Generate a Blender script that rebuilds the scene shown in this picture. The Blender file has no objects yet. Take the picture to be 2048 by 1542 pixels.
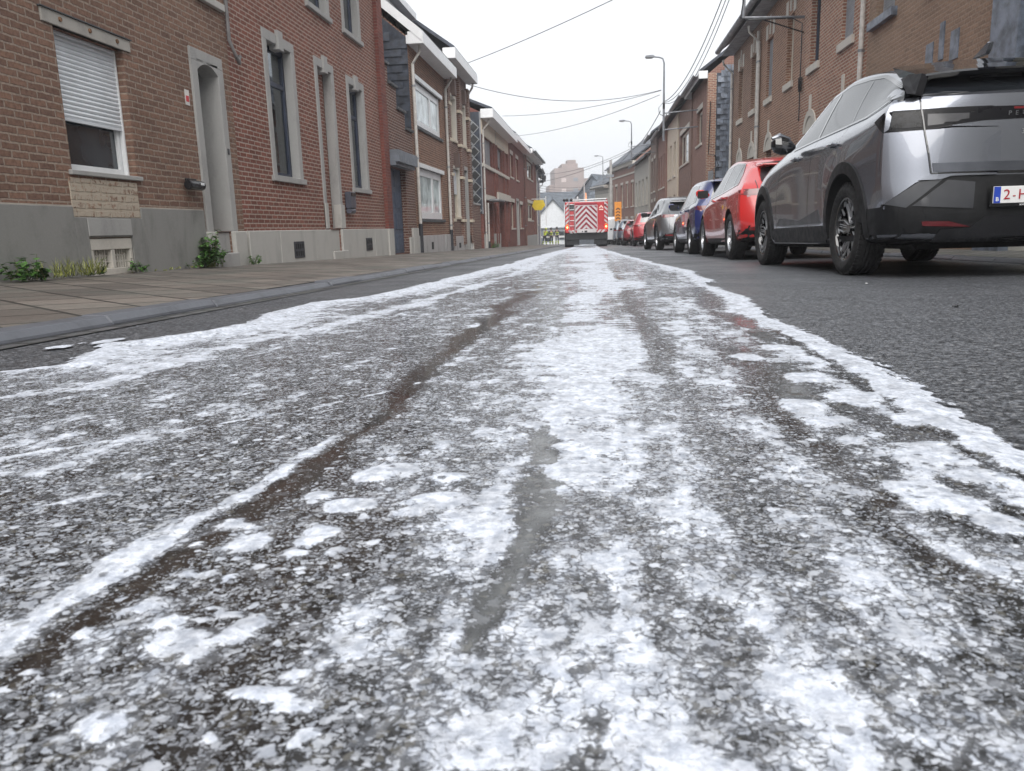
import bpy, bmesh, math, random
import numpy as np
from mathutils import Vector, Matrix
from mathutils.bvhtree import BVHTree
from mathutils.geometry import delaunay_2d_cdt
R = math.radians
random.seed(7)
SC = bpy.context.scene
COL = SC.collection
# ------------------------------------------------------------------ camera
F, CX, CY = 1560.0, 1024.0, 771.0
VX, VY, ROLL = 1195.0, 452.0, .03
HC, SL = .325, .018                    # eye height, fall of the street per metre

def _n(v): return v / np.linalg.norm(v)
_p1 = np.array([VX-CX, CY-VY, -F]); _p2 = _p1 + np.array([1000, 1000*ROLL, 0])
_dy = _n(_p1); _dz = _n(np.cross(_p1, _p2))
if _dz[1] < 0: _dz = -_dz
_dx = np.cross(_dy, _dz)
RM = np.array([_dx, _dy, _dz])
CAMP = np.array([0, 0, HC])

def ray(px, py): return RM @ np.array([px-CX, CY-py, -F])
def at(px, py, Y):
    r = ray(px, py); return Vector(CAMP + r*(Y/r[1]))
def gnd(px, py):
    r = ray(px, py); t = -HC/(r[2]+SL*r[1]); p = CAMP + t*r; return p[0], p[1]
def G(y): return -SL*y                 # road height at street position y

cam_d = bpy.data.cameras.new('camera'); cam = bpy.data.objects.new('camera', cam_d); COL.objects.link(cam)
m4 = Matrix.Identity(4)
for i in range(3):
    for j in range(3): m4[i][j] = RM[i][j]
m4.translation = Vector(CAMP)
cam.matrix_world = m4
cam_d.sensor_fit = 'HORIZONTAL'; cam_d.sensor_width = 36; cam_d.lens = F/2048*36
cam_d.clip_start = .02; cam_d.clip_end = 5000
SC.camera = cam
cam_d.dof.use_dof = True; cam_d.dof.focus_distance = 4.5; cam_d.dof.aperture_fstop = 14
# ------------------------------------------------------------------ light
SC.render.engine = 'CYCLES'
SC.view_settings.view_transform = 'Standard'; SC.view_settings.look = 'None'
SC.view_settings.gamma = 1; SC.view_settings.exposure = 1.32
SUN_EL, SUN_AZ = 46, 177
w = bpy.data.worlds.new('World'); SC.world = w; w.use_nodes = True
nt = w.node_tree; nt.nodes.clear()
sky = nt.nodes.new('ShaderNodeTexSky'); sky.sky_type = 'NISHITA'; sky.sun_disc = False
sky.sun_elevation = R(SUN_EL); sky.sun_rotation = R(SUN_AZ); sky.dust_density = 6; sky.air_density = 1.2; sky.ozone_density = 1
hs = nt.nodes.new('ShaderNodeHueSaturation'); hs.inputs['Saturation'].default_value = .16; hs.inputs['Value'].default_value = 1
mx = nt.nodes.new('ShaderNodeMix'); mx.data_type = 'RGBA'; mx.inputs[0].default_value = .8
mx.inputs[7].default_value = (4.7, 4.85, 5.05, 1)      # the even white of a closed cloud cover
bg = nt.nodes.new('ShaderNodeBackground'); bg.inputs[1].default_value = .1
wo = nt.nodes.new('ShaderNodeOutputWorld')
nt.links.new(sky.outputs[0], hs.inputs['Color']); nt.links.new(hs.outputs[0], mx.inputs[6])
nt.links.new(mx.outputs[2], bg.inputs[0]); nt.links.new(bg.outputs[0], wo.inputs[0])
sd = bpy.data.lights.new('sun', 'SUN'); sd.energy = 1.45; sd.angle = R(60); sd.color = (1, .97, .93)
so = bpy.data.objects.new('sun', sd); COL.objects.link(so); so.location = (0, -5, 30)
so.rotation_euler = (R(90-SUN_EL), 0, R(180-SUN_AZ)-R(180)+R(0))
_d = Vector((math.sin(R(SUN_AZ))*math.cos(R(SUN_EL)), math.cos(R(SUN_AZ))*math.cos(R(SUN_EL)), math.sin(R(SUN_EL))))
so.rotation_euler = _d.to_track_quat('Z', 'Y').to_euler()

# ------------------------------------------------------------------ node helpers
class NT:
    def __init__(s, name):
        s.m = bpy.data.materials.new(name); s.m.use_nodes = True
        s.t = s.m.node_tree; s.n = s.t.nodes; s.b = s.n['Principled BSDF']; s.out = s.n['Material Output']
        s._tc = None
    def link(s, a, b): s.t.links.new(a, b)
    def add(s, typ, **kw):
        x = s.n.new(typ)
        for k, v in kw.items(): setattr(x, k, v)
        return x
    def put(s, sock, v):
        if isinstance(v, bpy.types.NodeSocket): s.link(v, sock)
        else: sock.default_value = v
    def obj(s):
        if not s._tc: s._tc = s.add('ShaderNodeTexCoord')
        return s._tc.outputs['Object']
    def math(s, op, a, b=0.0, c=None, clamp=False):
        x = s.add('ShaderNodeMath', operation=op); x.use_clamp = clamp
        s.put(x.inputs[0], a); s.put(x.inputs[1], b)
        if c is not None: s.put(x.inputs[2], c)
        return x.outputs[0]
    def mapr(s, v, a, b, c=0.0, d=1.0, smooth=True):
        x = s.add('ShaderNodeMapRange'); x.interpolation_type = 'SMOOTHSTEP' if smooth else 'LINEAR'
        for i, q in enumerate((v, a, b, c, d)): s.put(x.inputs[i], q)
        return x.outputs[0]
    def vec(s, v, sc=(1, 1, 1), rot=(0, 0, 0), loc=(0, 0, 0)):
        x = s.add('ShaderNodeMapping'); s.put(x.inputs[0], v); x.inputs[1].default_value = loc
        x.inputs[2].default_value = rot; x.inputs[3].default_value = sc; return x.outputs[0]
    def noise(s, v, scale, detail=3, rough=.55, dist=0.0, col=False):
        x = s.add('ShaderNodeTexNoise'); s.put(x.inputs['Vector'], v); x.inputs['Scale'].default_value = scale
        x.inputs['Detail'].default_value = detail; x.inputs['Roughness'].default_value = rough
        x.inputs['Distortion'].default_value = dist
        return x.outputs['Color' if col else 'Fac']
    def voro(s, v, scale, feat='F1', out='Distance', rnd=1.0):
        x = s.add('ShaderNodeTexVoronoi', feature=feat); s.put(x.inputs['Vector'], v); x.inputs['Scale'].default_value = scale
        x.inputs['Randomness'].default_value = rnd
        return x.outputs[out]
    def mix(s, f, a, b, mode='MIX'):
        x = s.add('ShaderNodeMix', data_type='RGBA', blend_type=mode)
        s.put(x.inputs[0], f)
        for i, q in ((6, a), (7, b)):
            if isinstance(q, (tuple, list)) and len(q) == 3: q = (*q, 1)
            s.put(x.inputs[i], q)
        return x.outputs[2]
    def bump(s, h, strength=.5, dist=.01, normal=None):
        x = s.add('ShaderNodeBump'); x.inputs['Strength'].default_value = strength; x.inputs['Distance'].default_value = dist
        s.put(x.inputs['Height'], h)
        if normal is not None: s.link(normal, x.inputs['Normal'])
        return x.outputs[0]
    def fin(s, col=None, rough=None, normal=None, metal=None, spec=None):
        for nme, q in (('Base Color', col), ('Roughness', rough), ('Normal', normal), ('Metallic', metal), ('Specular IOR Level', spec)):
            if q is None: continue
            if isinstance(q, (tuple, list)) and len(q) == 3: q = (*q, 1)
            s.put(s.b.inputs[nme], q)
        return s.m

MATS = {}
def plain(name, col, rough=.5, metal=0.0, var=.12, scale=4.0, bump=0.0, bscale=60, coat=0.0, spec=.5):
    if name in MATS: return MATS[name]
    t = NT(name)
    n = t.noise(t.obj(), scale, 5, .6)
    c2 = tuple(max(0, c*(1-var*1.6)) for c in col); c1 = tuple(min(1, c*(1+var)) for c in col)
    c = t.mix(t.mapr(n, .3, .7), c2, c1)
    r = t.mapr(t.noise(t.obj(), scale*2.3, 3), .3, .7, max(.02, rough*.85), min(1, rough*1.15))
    nm = t.bump(t.noise(t.obj(), bscale, 4), bump, .01) if bump else None
    t.fin(c, r, nm, metal, spec)
    t.b.inputs['Coat Weight'].default_value = coat; t.b.inputs['Coat Roughness'].default_value = .03
    MATS[name] = t.m; return t.m

def wallvec(t):
    """brick coordinates: along the wall and up it, whichever way the face looks"""
    sep = t.add('ShaderNodeSeparateXYZ'); t.link(t.obj(), sep.inputs[0])
    sn = t.add('ShaderNodeSeparateXYZ'); t.link(t._tc.outputs['Normal'], sn.inputs[0])
    side = t.math('GREATER_THAN', t.math('ABSOLUTE', sn.outputs[0]), .6)
    h = t.add('ShaderNodeMix', data_type='FLOAT'); t.put(h.inputs[0], side); t.link(sep.outputs[0], h.inputs[2]); t.link(sep.outputs[1], h.inputs[3])
    cb = t.add('ShaderNodeCombineXYZ'); t.link(h.outputs[0], cb.inputs[0]); t.link(sep.outputs[2], cb.inputs[1])
    return cb.outputs[0]

def brick(name, c1, c2, mortar, bw=.205, bh=.067, ms=.011, bump=.7, wob=.006, dirt=.35, pale=0.0):
    if name in MATS: return MATS[name]
    t = NT(name); v = wallvec(t)
    ns = t.noise(t.obj(), 9, 3, col=True)
    wv = t.add('ShaderNodeVectorMath', operation='MULTIPLY_ADD'); t.link(ns, wv.inputs[0]); wv.inputs[1].default_value = (wob, wob, 0); t.link(v, wv.inputs[2])
    b = t.add('ShaderNodeTexBrick'); t.link(wv.outputs[0], b.inputs['Vector'])
    b.inputs['Scale'].default_value = 1; b.inputs['Brick Width'].default_value = bw; b.inputs['Row Height'].default_value = bh
    b.inputs['Mortar Size'].default_value = ms; b.inputs['Mortar Smooth'].default_value = .35; b.inputs['Bias'].default_value = 0
    b.inputs['Color1'].default_value = (*c1, 1); b.inputs['Color2'].default_value = (*c2, 1); b.inputs['Mortar'].default_value = (*mortar, 1)
    n1 = t.noise(t.obj(), 1.1, 5, .62); n2 = t.noise(t.obj(), 28, 4, .65)
    c = t.mix(t.mapr(n2, .35, .75), b.outputs['Color'], t.mix(1, b.outputs['Color'], (.62, .6, .6), 'MULTIPLY'))
    c = t.mix(t.math('MULTIPLY', t.mapr(n1, .4, .75), dirt), c, t.mix(1, c, (.45, .44, .46), 'MULTIPLY'))
    if pale: c = t.mix(t.mapr(t.noise(t.obj(), 16, 6, .75), .62-pale*.3, .66-pale*.2), c, (.42, .36, .29))
    h = t.math('ADD', t.math('MULTIPLY', t.math('SUBTRACT', 1, b.outputs['Fac']), .8), t.math('MULTIPLY', n2, .35))
    t.fin(c, .85, t.bump(h, bump, .012), spec=.25)
    MATS[name] = t.m; return t.m

def stone(name, col, stain=.5, rough=.75):
    if name in MATS: return MATS[name]
    t = NT(name)
    n1 = t.noise(t.vec(t.obj(), (1, 1, .35)), 3.2, 6, .65, .4); n2 = t.noise(t.obj(), 40, 4, .6)
    dark = tuple(c*.55 for c in col)
    c = t.mix(t.math('MULTIPLY', t.mapr(n1, .45, .72), stain), col, dark)
    c = t.mix(t.mapr(n2, .3, .8, 0, .35), c, tuple(min(1, q*1.2) for q in col))
    t.fin(c, rough, t.bump(n2, .25, .006)); MATS[name] = t.m; return t.m

def glass_dark(name='window_glass', tint=(.02, .025, .03), rough=.03, wob=.02):
    if name in MATS: return MATS[name]
    t = NT(name)
    nm = t.bump(t.noise(t.obj(), 2.5, 2), wob, .05)
    t.fin(t.mix(t.mapr(t.noise(t.obj(), 1.7, 2), .35, .65), tint, tuple(c*2.2 for c in tint)), rough, nm, spec=.9)
    MATS[name] = t.m; return t.m

def glass_clear():
    if 'clear_glass' in MATS: return MATS['clear_glass']
    t = NT('clear_glass'); t.n.remove(t.b)
    tr = t.add('ShaderNodeBsdfTransparent'); tr.inputs[0].default_value = (.8, .84, .84, 1)
    gl = t.add('ShaderNodeBsdfGlossy'); gl.inputs['Roughness'].default_value = .02; gl.inputs[0].default_value = (.9, .95, 1, 1)
    fr = t.add('ShaderNodeFresnel'); fr.inputs[0].default_value = 1.7
    mxs = t.add('ShaderNodeMixShader'); t.link(t.math('ADD', fr.outputs[0], .06, clamp=True), mxs.inputs[0])
    t.link(tr.outputs[0], mxs.inputs[1]); t.link(gl.outputs[0], mxs.inputs[2]); t.link(mxs.outputs[0], t.out.inputs[0])
    MATS['clear_glass'] = t.m; return t.m

def paint(name, col, metal=0.0, rough=.28, coat=1.0):
    if name in MATS: return MATS[name]
    t = NT(name)
    fl = t.noise(t.obj(), 900, 1); dirt = t.noise(t.obj(), 3, 5, .65)
    sep = t.add('ShaderNodeSeparateXYZ'); t.link(t.obj(), sep.inputs[0])
    c = t.mix(t.mapr(fl, .3, .7, 0, .5 if metal else .08), col, tuple(min(1, q*1.35) for q in col))
    low = t.math('MULTIPLY', t.mapr(dirt, .2, .85), .05)
    c = t.mix(low, c, (.16, .15, .14))
    t.fin(c, rough, None, metal)
    t.b.inputs['Coat Weight'].default_value = coat; t.b.inputs['Coat Roughness'].default_value = .03
    MATS[name] = t.m; return t.m

def emit(name, col, s):
    if name in MATS: return MATS[name]
    t = NT(name); t.fin(col, .3); t.b.inputs['Emission Color'].default_value = (*col, 1); t.b.inputs['Emission Strength'].default_value = s
    MATS[name] = t.m; return t.m

# ------------------------------------------------------------------ mesh helpers
class MB:
    def __init__(s): s.v = []; s.f = []
    def quad(s, *p):
        i = len(s.v); s.v += [tuple(q) for q in p]; s.f.append(tuple(range(i, i+len(p)))); return s
    def box(s, x0, x1, y0, y1, z0, z1):
        if x0 > x1: x0, x1 = x1, x0
        if y0 > y1: y0, y1 = y1, y0
        if z0 > z1: z0, z1 = z1, z0
        i = len(s.v)
        s.v += [(x0,y0,z0),(x1,y0,z0),(x1,y1,z0),(x0,y1,z0),(x0,y0,z1),(x1,y0,z1),(x1,y1,z1),(x0,y1,z1)]
        s.f += [tuple(i+k for k in q) for q in ((3,2,1,0),(4,5,6,7),(0,1,5,4),(1,2,6,5),(2,3,7,6),(3,0,4,7))]
        return s
    def prism(s, poly, fn0, fn1):
        """poly: 2D points; fn0/fn1 map a 2D point to the two end faces"""
        n = len(poly); i = len(s.v)
        s.v += [tuple(fn0(*p)) for p in poly] + [tuple(fn1(*p)) for p in poly]
        s.f.append(tuple(range(i, i+n))); s.f.append(tuple(range(i+2*n-1, i+n-1, -1)))
        for k in range(n): s.f.append((i+k, i+n+k, i+n+(k+1) % n, i+(k+1) % n))
        return s
    def tube(s, pts, r, n=8, cap=True):
        pts = [Vector(p) for p in pts]; rings = []
        for k, p in enumerate(pts):
            a = pts[max(0, k-1)]; b = pts[min(len(pts)-1, k+1)]; d = (b-a)
            d = d.normalized() if d.length > 1e-9 else Vector((0, 0, 1))
            up = Vector((0, 0, 1)) if abs(d.z) < .92 else Vector((1, 0, 0))
            e1 = d.cross(up).normalized(); e2 = e1.cross(d)
            rr = r[k] if isinstance(r, (list, tuple)) else r
            i = len(s.v)
            for q in range(n):
                a_ = 2*math.pi*q/n; s.v.append(tuple(p + e1*math.cos(a_)*rr + e2*math.sin(a_)*rr))
            rings.append(i)
        for a, b in zip(rings, rings[1:]):
            for q in range(n): s.f.append((a+q, a+(q+1) % n, b+(q+1) % n, b+q))
        if cap:
            s.f.append(tuple(rings[0]+q for q in range(n))); s.f.append(tuple(rings[-1]+q for q in reversed(range(n))))
        return s
    def lathe(s, prof, n=32, axis='z', c=(0, 0, 0)):
        """prof: (radius, height) along the axis"""
        i = len(s.v)
        for r, h in prof:
            for q in range(n):
                a = 2*math.pi*q/n; x, y = r*math.cos(a), r*math.sin(a)
                p = (x, y, h) if axis == 'z' else (x, h, y) if axis == 'y' else (h, x, y)
                s.v.append((p[0]+c[0], p[1]+c[1], p[2]+c[2]))
        for k in range(len(prof)-1):
            for q in range(n):
                s.f.append((i+k*n+q, i+k*n+(q+1) % n, i+(k+1)*n+(q+1) % n, i+(k+1)*n+q))
        return s
    def build(s, name, mat, parent=None, smooth=False, bevel=0.0, loc=None, fix=True, seg=1):
        me = bpy.data.meshes.new(name); me.from_pydata(s.v, [], s.f)
        if fix or bevel:
            bm = bmesh.new(); bm.from_mesh(me)
            if fix: bmesh.ops.recalc_face_normals(bm, faces=bm.faces)
            if bevel:
                bmesh.ops.remove_doubles(bm, verts=bm.verts, dist=1e-5)
                ed = [e for e in bm.edges if len(e.link_faces) == 2 and e.calc_face_angle(0) > .5]
                bmesh.ops.bevel(bm, geom=ed, offset=bevel, segments=seg, affect='EDGES', profile=.5, clamp_overlap=True)
            bm.to_mesh(me); bm.free()
        if mat: me.materials.append(mat)
        if smooth:
            me.polygons.foreach_set('use_smooth', [True]*len(me.polygons))
            try: me.set_sharp_from_angle(angle=R(35))
            except Exception: pass
        o = bpy.data.objects.new(name, me); COL.objects.link(o)
        if parent: o.parent = parent
        if loc: o.location = loc
        return o

def empty(name, loc, rz=0, rx=0):
    o = bpy.data.objects.new(name, None); COL.objects.link(o); o.location = loc; o.rotation_euler = (rx, 0, rz)
    o.empty_display_size = .2; return o
def tag(o, label=None, cat=None, group=None, kind=None):
    if label: o['label'] = label
    if cat: o['category'] = cat
    if group: o['group'] = group
    if kind: o['kind'] = kind
    return o
def kids(o): return [c for c in bpy.data.objects if c.parent == o]
def copy_tree(o, parent=None, mats=None):
    c = o.copy(); COL.objects.link(c); c.parent = parent
    if c.data is not None and mats and c.data.materials and any(m and m.name in mats for m in c.data.materials):
        c.data = c.data.copy()
        for i, m in enumerate(c.data.materials):
            if m and m.name in mats: c.data.materials[i] = mats[m.name]
    for ch in kids(o): copy_tree(ch, c, mats)
    return c
def text_mesh(txt, size, mat, parent, name, mtx, ext=.001, bold=False, spacing=1.0):
    cu = bpy.data.curves.new(name, 'FONT'); cu.body = txt; cu.size = size; cu.extrude = ext
    cu.align_x = 'CENTER'; cu.align_y = 'CENTER'; cu.space_character = spacing
    if bold: cu.offset = size*.02
    tmp = bpy.data.objects.new('tmp', cu); COL.objects.link(tmp)
    me = bpy.data.meshes.new_from_object(tmp.evaluated_get(bpy.context.evaluated_depsgraph_get()))
    bpy.data.objects.remove(tmp); me.transform(mtx); me.materials.clear(); me.materials.append(mat)
    o = bpy.data.objects.new(name, me); COL.objects.link(o); o.parent = parent; return o
def interp(tab, x):
    xs = [a for a, b in tab]; ys = [b for a, b in tab]; return float(np.interp(x, xs, ys))

# ================================================================== SETTING: ground, road, pavement
def asphalt():
    t = NT('asphalt')
    v = t.obj()
    g = t.voro(v, 175, out='Color'); sg = t.add('ShaderNodeSeparateColor'); t.link(g, sg.inputs[0])
    g2 = t.voro(v, 175)
    big = t.noise(v, .8, 4, .6); mid = t.noise(v, 30, 3, .7)
    base = t.mix(sg.outputs[0], (.030, .033, .038), (.115, .122, .135))
    base = t.mix(t.mapr(sg.outputs[1], .80, .97, 0, .6), base, (.24, .24, .24))
    base = t.mix(t.mapr(mid, .45, .7, 0, .7), base, (.02, .021, .024))
    base = t.mix(t.mapr(t.noise(v, 62, 3, .75), .38, .62), t.mix(1, base, (.25, .25, .27), 'MULTIPLY'), t.mix(1, base, (2.0, 2.0, 2.0), 'MULTIPLY'))
    base = t.mix(t.mapr(big, .4, .7, 0, .45), base, t.mix(1, base, (.6, .6, .62), 'MULTIPLY'))
    h = t.math('SUBTRACT', 1, g2)
    nm = t.bump(t.math('ADD', t.math('MULTIPLY', h, .6), mid), .9, .006)
    return t.fin(base, t.mapr(big, .3, .7, .34, .56), nm, spec=.45)
M_ASPH = asphalt()
M_EARTH = plain('ground_earth', (.10, .095, .085), .9, bump=.4)

def sheet(name, mat, xs_fn, ys, dz, nx=8, dz2=None):
    """a long sheet following the fall of the street; xs_fn(y) -> (x0, x1); dz..dz2 is the cross fall"""
    dz2 = dz if dz2 is None else dz2
    mb = MB(); n = nx+1
    for y in ys:
        a, b = xs_fn(y)
        for i in range(n): mb.v.append((a+(b-a)*i/nx, y, GZ(y)+dz+(dz2-dz)*i/nx))
    for j in range(len(ys)-1):
        for i in range(nx): k = j*n+i; mb.f.append((k, k+1, k+n+1, k+n))
    return mb.build(name, mat, fix=False)
def GZ(y): return -SL*min(y, 170) if y > -30 else SL*30
YS = [-30, -20, -10, -5] + [i*1.0 for i in range(-4, 41)] + [42, 45, 50, 55, 60, 70, 80, 90, 100, 120, 140, 170, 200, 300, 800, 2500]
def bend(y):
    """sideways drift of the street axis: it bends left in the distance"""
    return 0 if y < 62 else -((y-62)**2)*.0045 if y < 100 else -6.5-(y-100)*.33
tag(sheet('ground', M_EARTH, lambda y: (-900, 900), YS, -.06, 2), kind='structure')
KL = lambda y: (-2.22 - .012*max(0, min(y, 60)-3) + (bend(y)*.6))
KR = lambda y: (3.95 if y < 20 else 3.95-(y-20)*.012 if y < 60 else 3.47) + bend(y)
RY = [y for y in YS if y <= 140]
tag(sheet('road', M_ASPH, lambda y: (KL(y)-.02, KR(y)+.02), RY, 0, 8), kind='structure')

def paving(name, c1, c2, joint, bw, bh, rot=0.0):
    t = NT(name); v = t.vec(t.obj(), rot=(0, 0, rot))
    b = t.add('ShaderNodeTexBrick'); t.link(v, b.inputs['Vector']); b.inputs['Scale'].default_value = 1
    b.inputs['Brick Width'].default_value = bw; b.inputs['Row Height'].default_value = bh; b.inputs['Mortar Size'].default_value = .014
    b.inputs['Mortar Smooth'].default_value = .15; b.inputs['Bias'].default_value = 0
    b.inputs['Color1'].default_value = (*c1, 1); b.inputs['Color2'].default_value = (*c2, 1); b.inputs['Mortar'].default_value = (*joint, 1)
    n = t.noise(t.obj(), 1.3, 5, .65); n2 = t.noise(t.obj(), 45, 4, .7)
    c = t.mix(t.mapr(n, .4, .7, 0, .55), b.outputs['Color'], (.10, .11, .095))
    c = t.mix(t.mapr(n2, .4, .75, 0, .5), c, t.mix(1, c, (.5, .5, .5), 'MULTIPLY'))
    h = t.math('ADD', t.math('SUBTRACT', 1, b.outputs['Fac']), t.math('MULTIPLY', n2, .35))
    return t.fin(c, t.mapr(n, .35, .7, .45, .75), t.bump(h, .9, .012), spec=.4)
M_PAVE = paving('paving_slabs', (.115, .10, .09), (.225, .195, .172), (.022, .020, .018), .40, .40, R(38))
M_COB = paving('cobbles', (.15, .145, .135), (.22, .215, .2), (.03, .03, .028), .22, .14)
KH = .045
PH = .13
PY = [y for y in YS if y <= 90]
tag(sheet('pavement_left', M_PAVE, lambda y: (-5.3+min(0, bend(y)), KL(y)-.16), PY, PH, 6, KH), kind='structure')
tag(sheet('pavement_right', M_COB, lambda y: (KR(y)+.16, 6.2), PY, KH, 6, .10), kind='structure')
M_KERB = stone('kerb_stone', (.105, .112, .13), .85, .5)
def kerb(name, K, sgn):
    mb = MB(); y = -6.0; rnd = random.Random(3)
    while y < 88:
        l = 1.0*rnd.uniform(.85, 1.1); a, b = y+.006, y+l-.006; dz = rnd.uniform(-.008, .006); dx = rnd.uniform(-.008, .008)
        ka, kb = K(a)+dx, K(b)+dx
        wdt = -.155*sgn
        pts = [(0, -.2), (.0, KH-.035), (.03*-sgn, KH), (wdt, KH+.002), (wdt, -.2)]
        i = len(mb.v)
        for yy, kx in ((a, ka), (b, kb)):
            for px, pz in pts: mb.v.append((kx+px, yy, GZ(yy)+pz+dz))
        n = len(pts)
        for q in range(n): mb.f.append((i+q, i+(q+1) % n, i+n+(q+1) % n, i+n+q))
        mb.f.append(tuple(i+q for q in range(n))); mb.f.append(tuple(i+n+q for q in reversed(range(n))))
        y += l
    return tag(mb.build(name, M_KERB, bevel=.006), kind='structure')
kerb('kerb_left', KL, 1); kerb('kerb_right', KR, -1)
# gutter of small setts along the left kerb
tag(sheet('gutter', paving('gutter_setts', (.07, .072, .075), (.12, .12, .125), (.02, .02, .02), .2, .1, R(90)), lambda y: (KL(y)+.001, KL(y)+.12), [y for y in YS if -10 < y < 80], .004, 1), kind='structure')
# ================================================================== FOAM on the road
def foam():
    ny, nx = 560, 430
    ys = .08*(75/.08)**(np.linspace(0, 1, ny)**1.0)
    XL, XR = -2.55, 3.0
    xs = np.linspace(XL, XR, nx)
    X, Y = np.meshgrid(xs, ys)
    ly = np.log(Y)
    def curve(pts, wpx=None):
        """photo points along a mark on the road -> x(y), half width(y) on the ground"""
        P = []
        for p in pts:
            x, y = gnd(p[0], p[1]); wd = p[2]*y/F*.97 if len(p) > 2 else 0; P.append((y, x, wd))
        P.sort(); P = np.array(P)
        lp = np.log(P[:, 0])
        return np.interp(ly, lp, P[:, 1]), np.interp(ly, lp, P[:, 2]), (Y >= P[0, 0]*.97) & (Y <= P[-1, 0]*1.03)
    rng = np.random.RandomState(5)
    def vnoise(sx, sy, seed):
        r = np.random.RandomState(seed); g = r.rand(256, 256)
        u = X*sx+50; v = Y*sy+50
        iu, iv = np.floor(u).astype(int), np.floor(v).astype(int); fu, fv = u-iu, v-iv
        fu = fu*fu*(3-2*fu); fv = fv*fv*(3-2*fv)
        q = lambda a, b: g[a % 256, b % 256]
        return (q(iu, iv)*(1-fu)+q(iu+1, iv)*fu)*(1-fv)+(q(iu, iv+1)*(1-fu)+q(iu+1, iv+1)*fu)*fv
    # outer edges
    le, _, _ = curve([(-500, 800), (0, 748), (60, 742), (125, 737), (165, 712), (200, 700), (300, 684), (400, 672), (470, 655), (520, 640), (545, 630), (600, 612), (700, 600), (820, 578), (900, 558), (1000, 533), (1090, 508), (1128, 499)])
    re, _, _ = curve([(1196, 494), (1230, 505), (1290, 521), (1390, 545), (1430, 572), (1500, 605), (1560, 640), (1640, 680), (1740, 728), (1840, 785), (1920, 835), (2048, 915), (2300, 1060), (2700, 1300)])
    near = np.clip(1-Y/1.7, 0, 1)
    le = np.where(Y < 1.9, np.minimum(le, -2.0), le); re = np.where(Y < .9, np.maximum(re, .9), re)
    wob = (vnoise(3, 1.6, 1)-.5)*.12 + (vnoise(9, 6, 2)-.5)*.05
    cov = np.minimum(X-le, re-X) + wob*np.clip(Y/6, .25, 1)
    dens = np.full(X.shape, .515); speck = np.full(X.shape, .55); brown = np.zeros(X.shape); wet = np.zeros(X.shape)
    dens += (vnoise(1.3, .5, 3)-.5)*.18 + (vnoise(4, 1.5, 4)-.5)*.14
    speck += (vnoise(2, .7, 5)-.5)*.5
    far = np.clip((Y-5)/12, 0, 1); dens += far*.10; speck += far*.25
    nn = [0]
    def add(field, pts, amp, p=2.0, side=0):
        c, wd, ok = curve(pts)
        nn[0] += 1; q = 1/np.clip(wd.mean()*6, .05, 1)
        c = c+(vnoise(q*.9, q*.9, 20+nn[0])-.5)*wd*1.5+(vnoise(q*3, q*3, 60+nn[0])-.5)*wd*.8
        d = (X-c)/np.maximum(wd*(.55+.8*vnoise(q*1.3, q*1.3, 90+nn[0])), .003)
        field += amp*np.exp(-np.abs(d)**p)*ok*(.45+.9*vnoise(q*2, q*2, 120+nn[0]))
    # thick margins
    dL = X-le; dR = re-X
    dens += .55*np.exp(-(dL/.10)**2)*np.clip(Y/3, .3, 1) + .42*np.exp(-(dL/.30)**2)*np.clip((Y-1.8)/.4, 0, 1)
    dens += .5*np.exp(-((dR-.03)/.06)**2) + .22*np.exp(-(dR/.20)**2)
    add(dens, [(1560, 672, 8), (1700, 757, 12), (1850, 865, 18), (2048, 975, 26)], -.6); add(speck, [(1560, 672, 8), (1700, 757, 12), (1850, 865, 18), (2048, 975, 26)], -.25)
    # bright central band
    E1 = [(1180, 497, 22), (1195, 540, 45), (1215, 600, 62), (1225, 680, 85), (1190, 760, 95), (1130, 830, 110), (1050, 890, 120), (1010, 960, 90)]
    add(dens, E1, .42, 2)
    add(dens, [(1040, 960, 60), (980, 1050, 60), (920, 1150, 70)], .10)
    # white ribbons
    add(dens, [(0, 925, 14), (110, 907, 12), (220, 890, 10), (420, 858, 6), (600, 828, 6), (830, 776, 6)], .5, 4)
    add(dens, [(0, 1040, 10), (120, 1015, 14), (260, 985, 10)], .3)
    add(dens, [(0, 800, 30), (150, 785, 40), (300, 740, 50), (500, 690, 40), (800, 620, 26), (1050, 540, 14), (1120, 505, 6)], .30)
    add(dens, [(-60, 1365, 42), (0, 1322, 38), (100, 1240, 40), (200, 1172, 40), (330, 1080, 34), (430, 1030, 34), (540, 975, 18), (660, 905, 40), (720, 868, 22)], .62, 4)
    add(dens, [(780, 830, 14), (850, 740, 16), (1000, 615, 12)], .05)
    # dark brown stream
    ST = [(a_, b_, c_*1.45) for a_, b_, c_ in [(1052, 588, 14), (1030, 605, 18), (985, 640, 20), (900, 700, 22), (850, 745, 20), (825, 775, 20), (790, 825, 22), (735, 862, 18), (690, 890, 16), (640, 930, 20), (580, 975, 26), (520, 1020, 26), (430, 1080, 22), (330, 1150, 24), (230, 1225, 28), (130, 1300, 30), (40, 1380, 34)]]
    add(dens, ST, -.7, 3); add(speck, ST, -.75, 3); add(brown, ST, 1.0, 3)
    # dark region below the stream, reddish brown, sparse white blobs
    DR = [(700, 920, 60), (690, 1000, 130), (610, 1090, 210), (480, 1200, 260), (430, 1350, 290), (400, 1542, 330)]
    add(dens, DR, -.30, 3); add(speck, DR, -.10); add(brown, DR, .45)
    add(brown, [(700, 1010, 90), (760, 1060, 70), (690, 1140, 110)], .5)
    add(dens, [(820, 880, 70), (880, 930, 80), (860, 1050, 70)], .06)
    # left field: fine speckle on dark
    LF = [(700, 830, 60), (550, 900, 130), (350, 1000, 220), (150, 1100, 260), (0, 1200, 240)]
    add(dens, LF, -.17, 3); add(speck, LF, .12)
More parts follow.
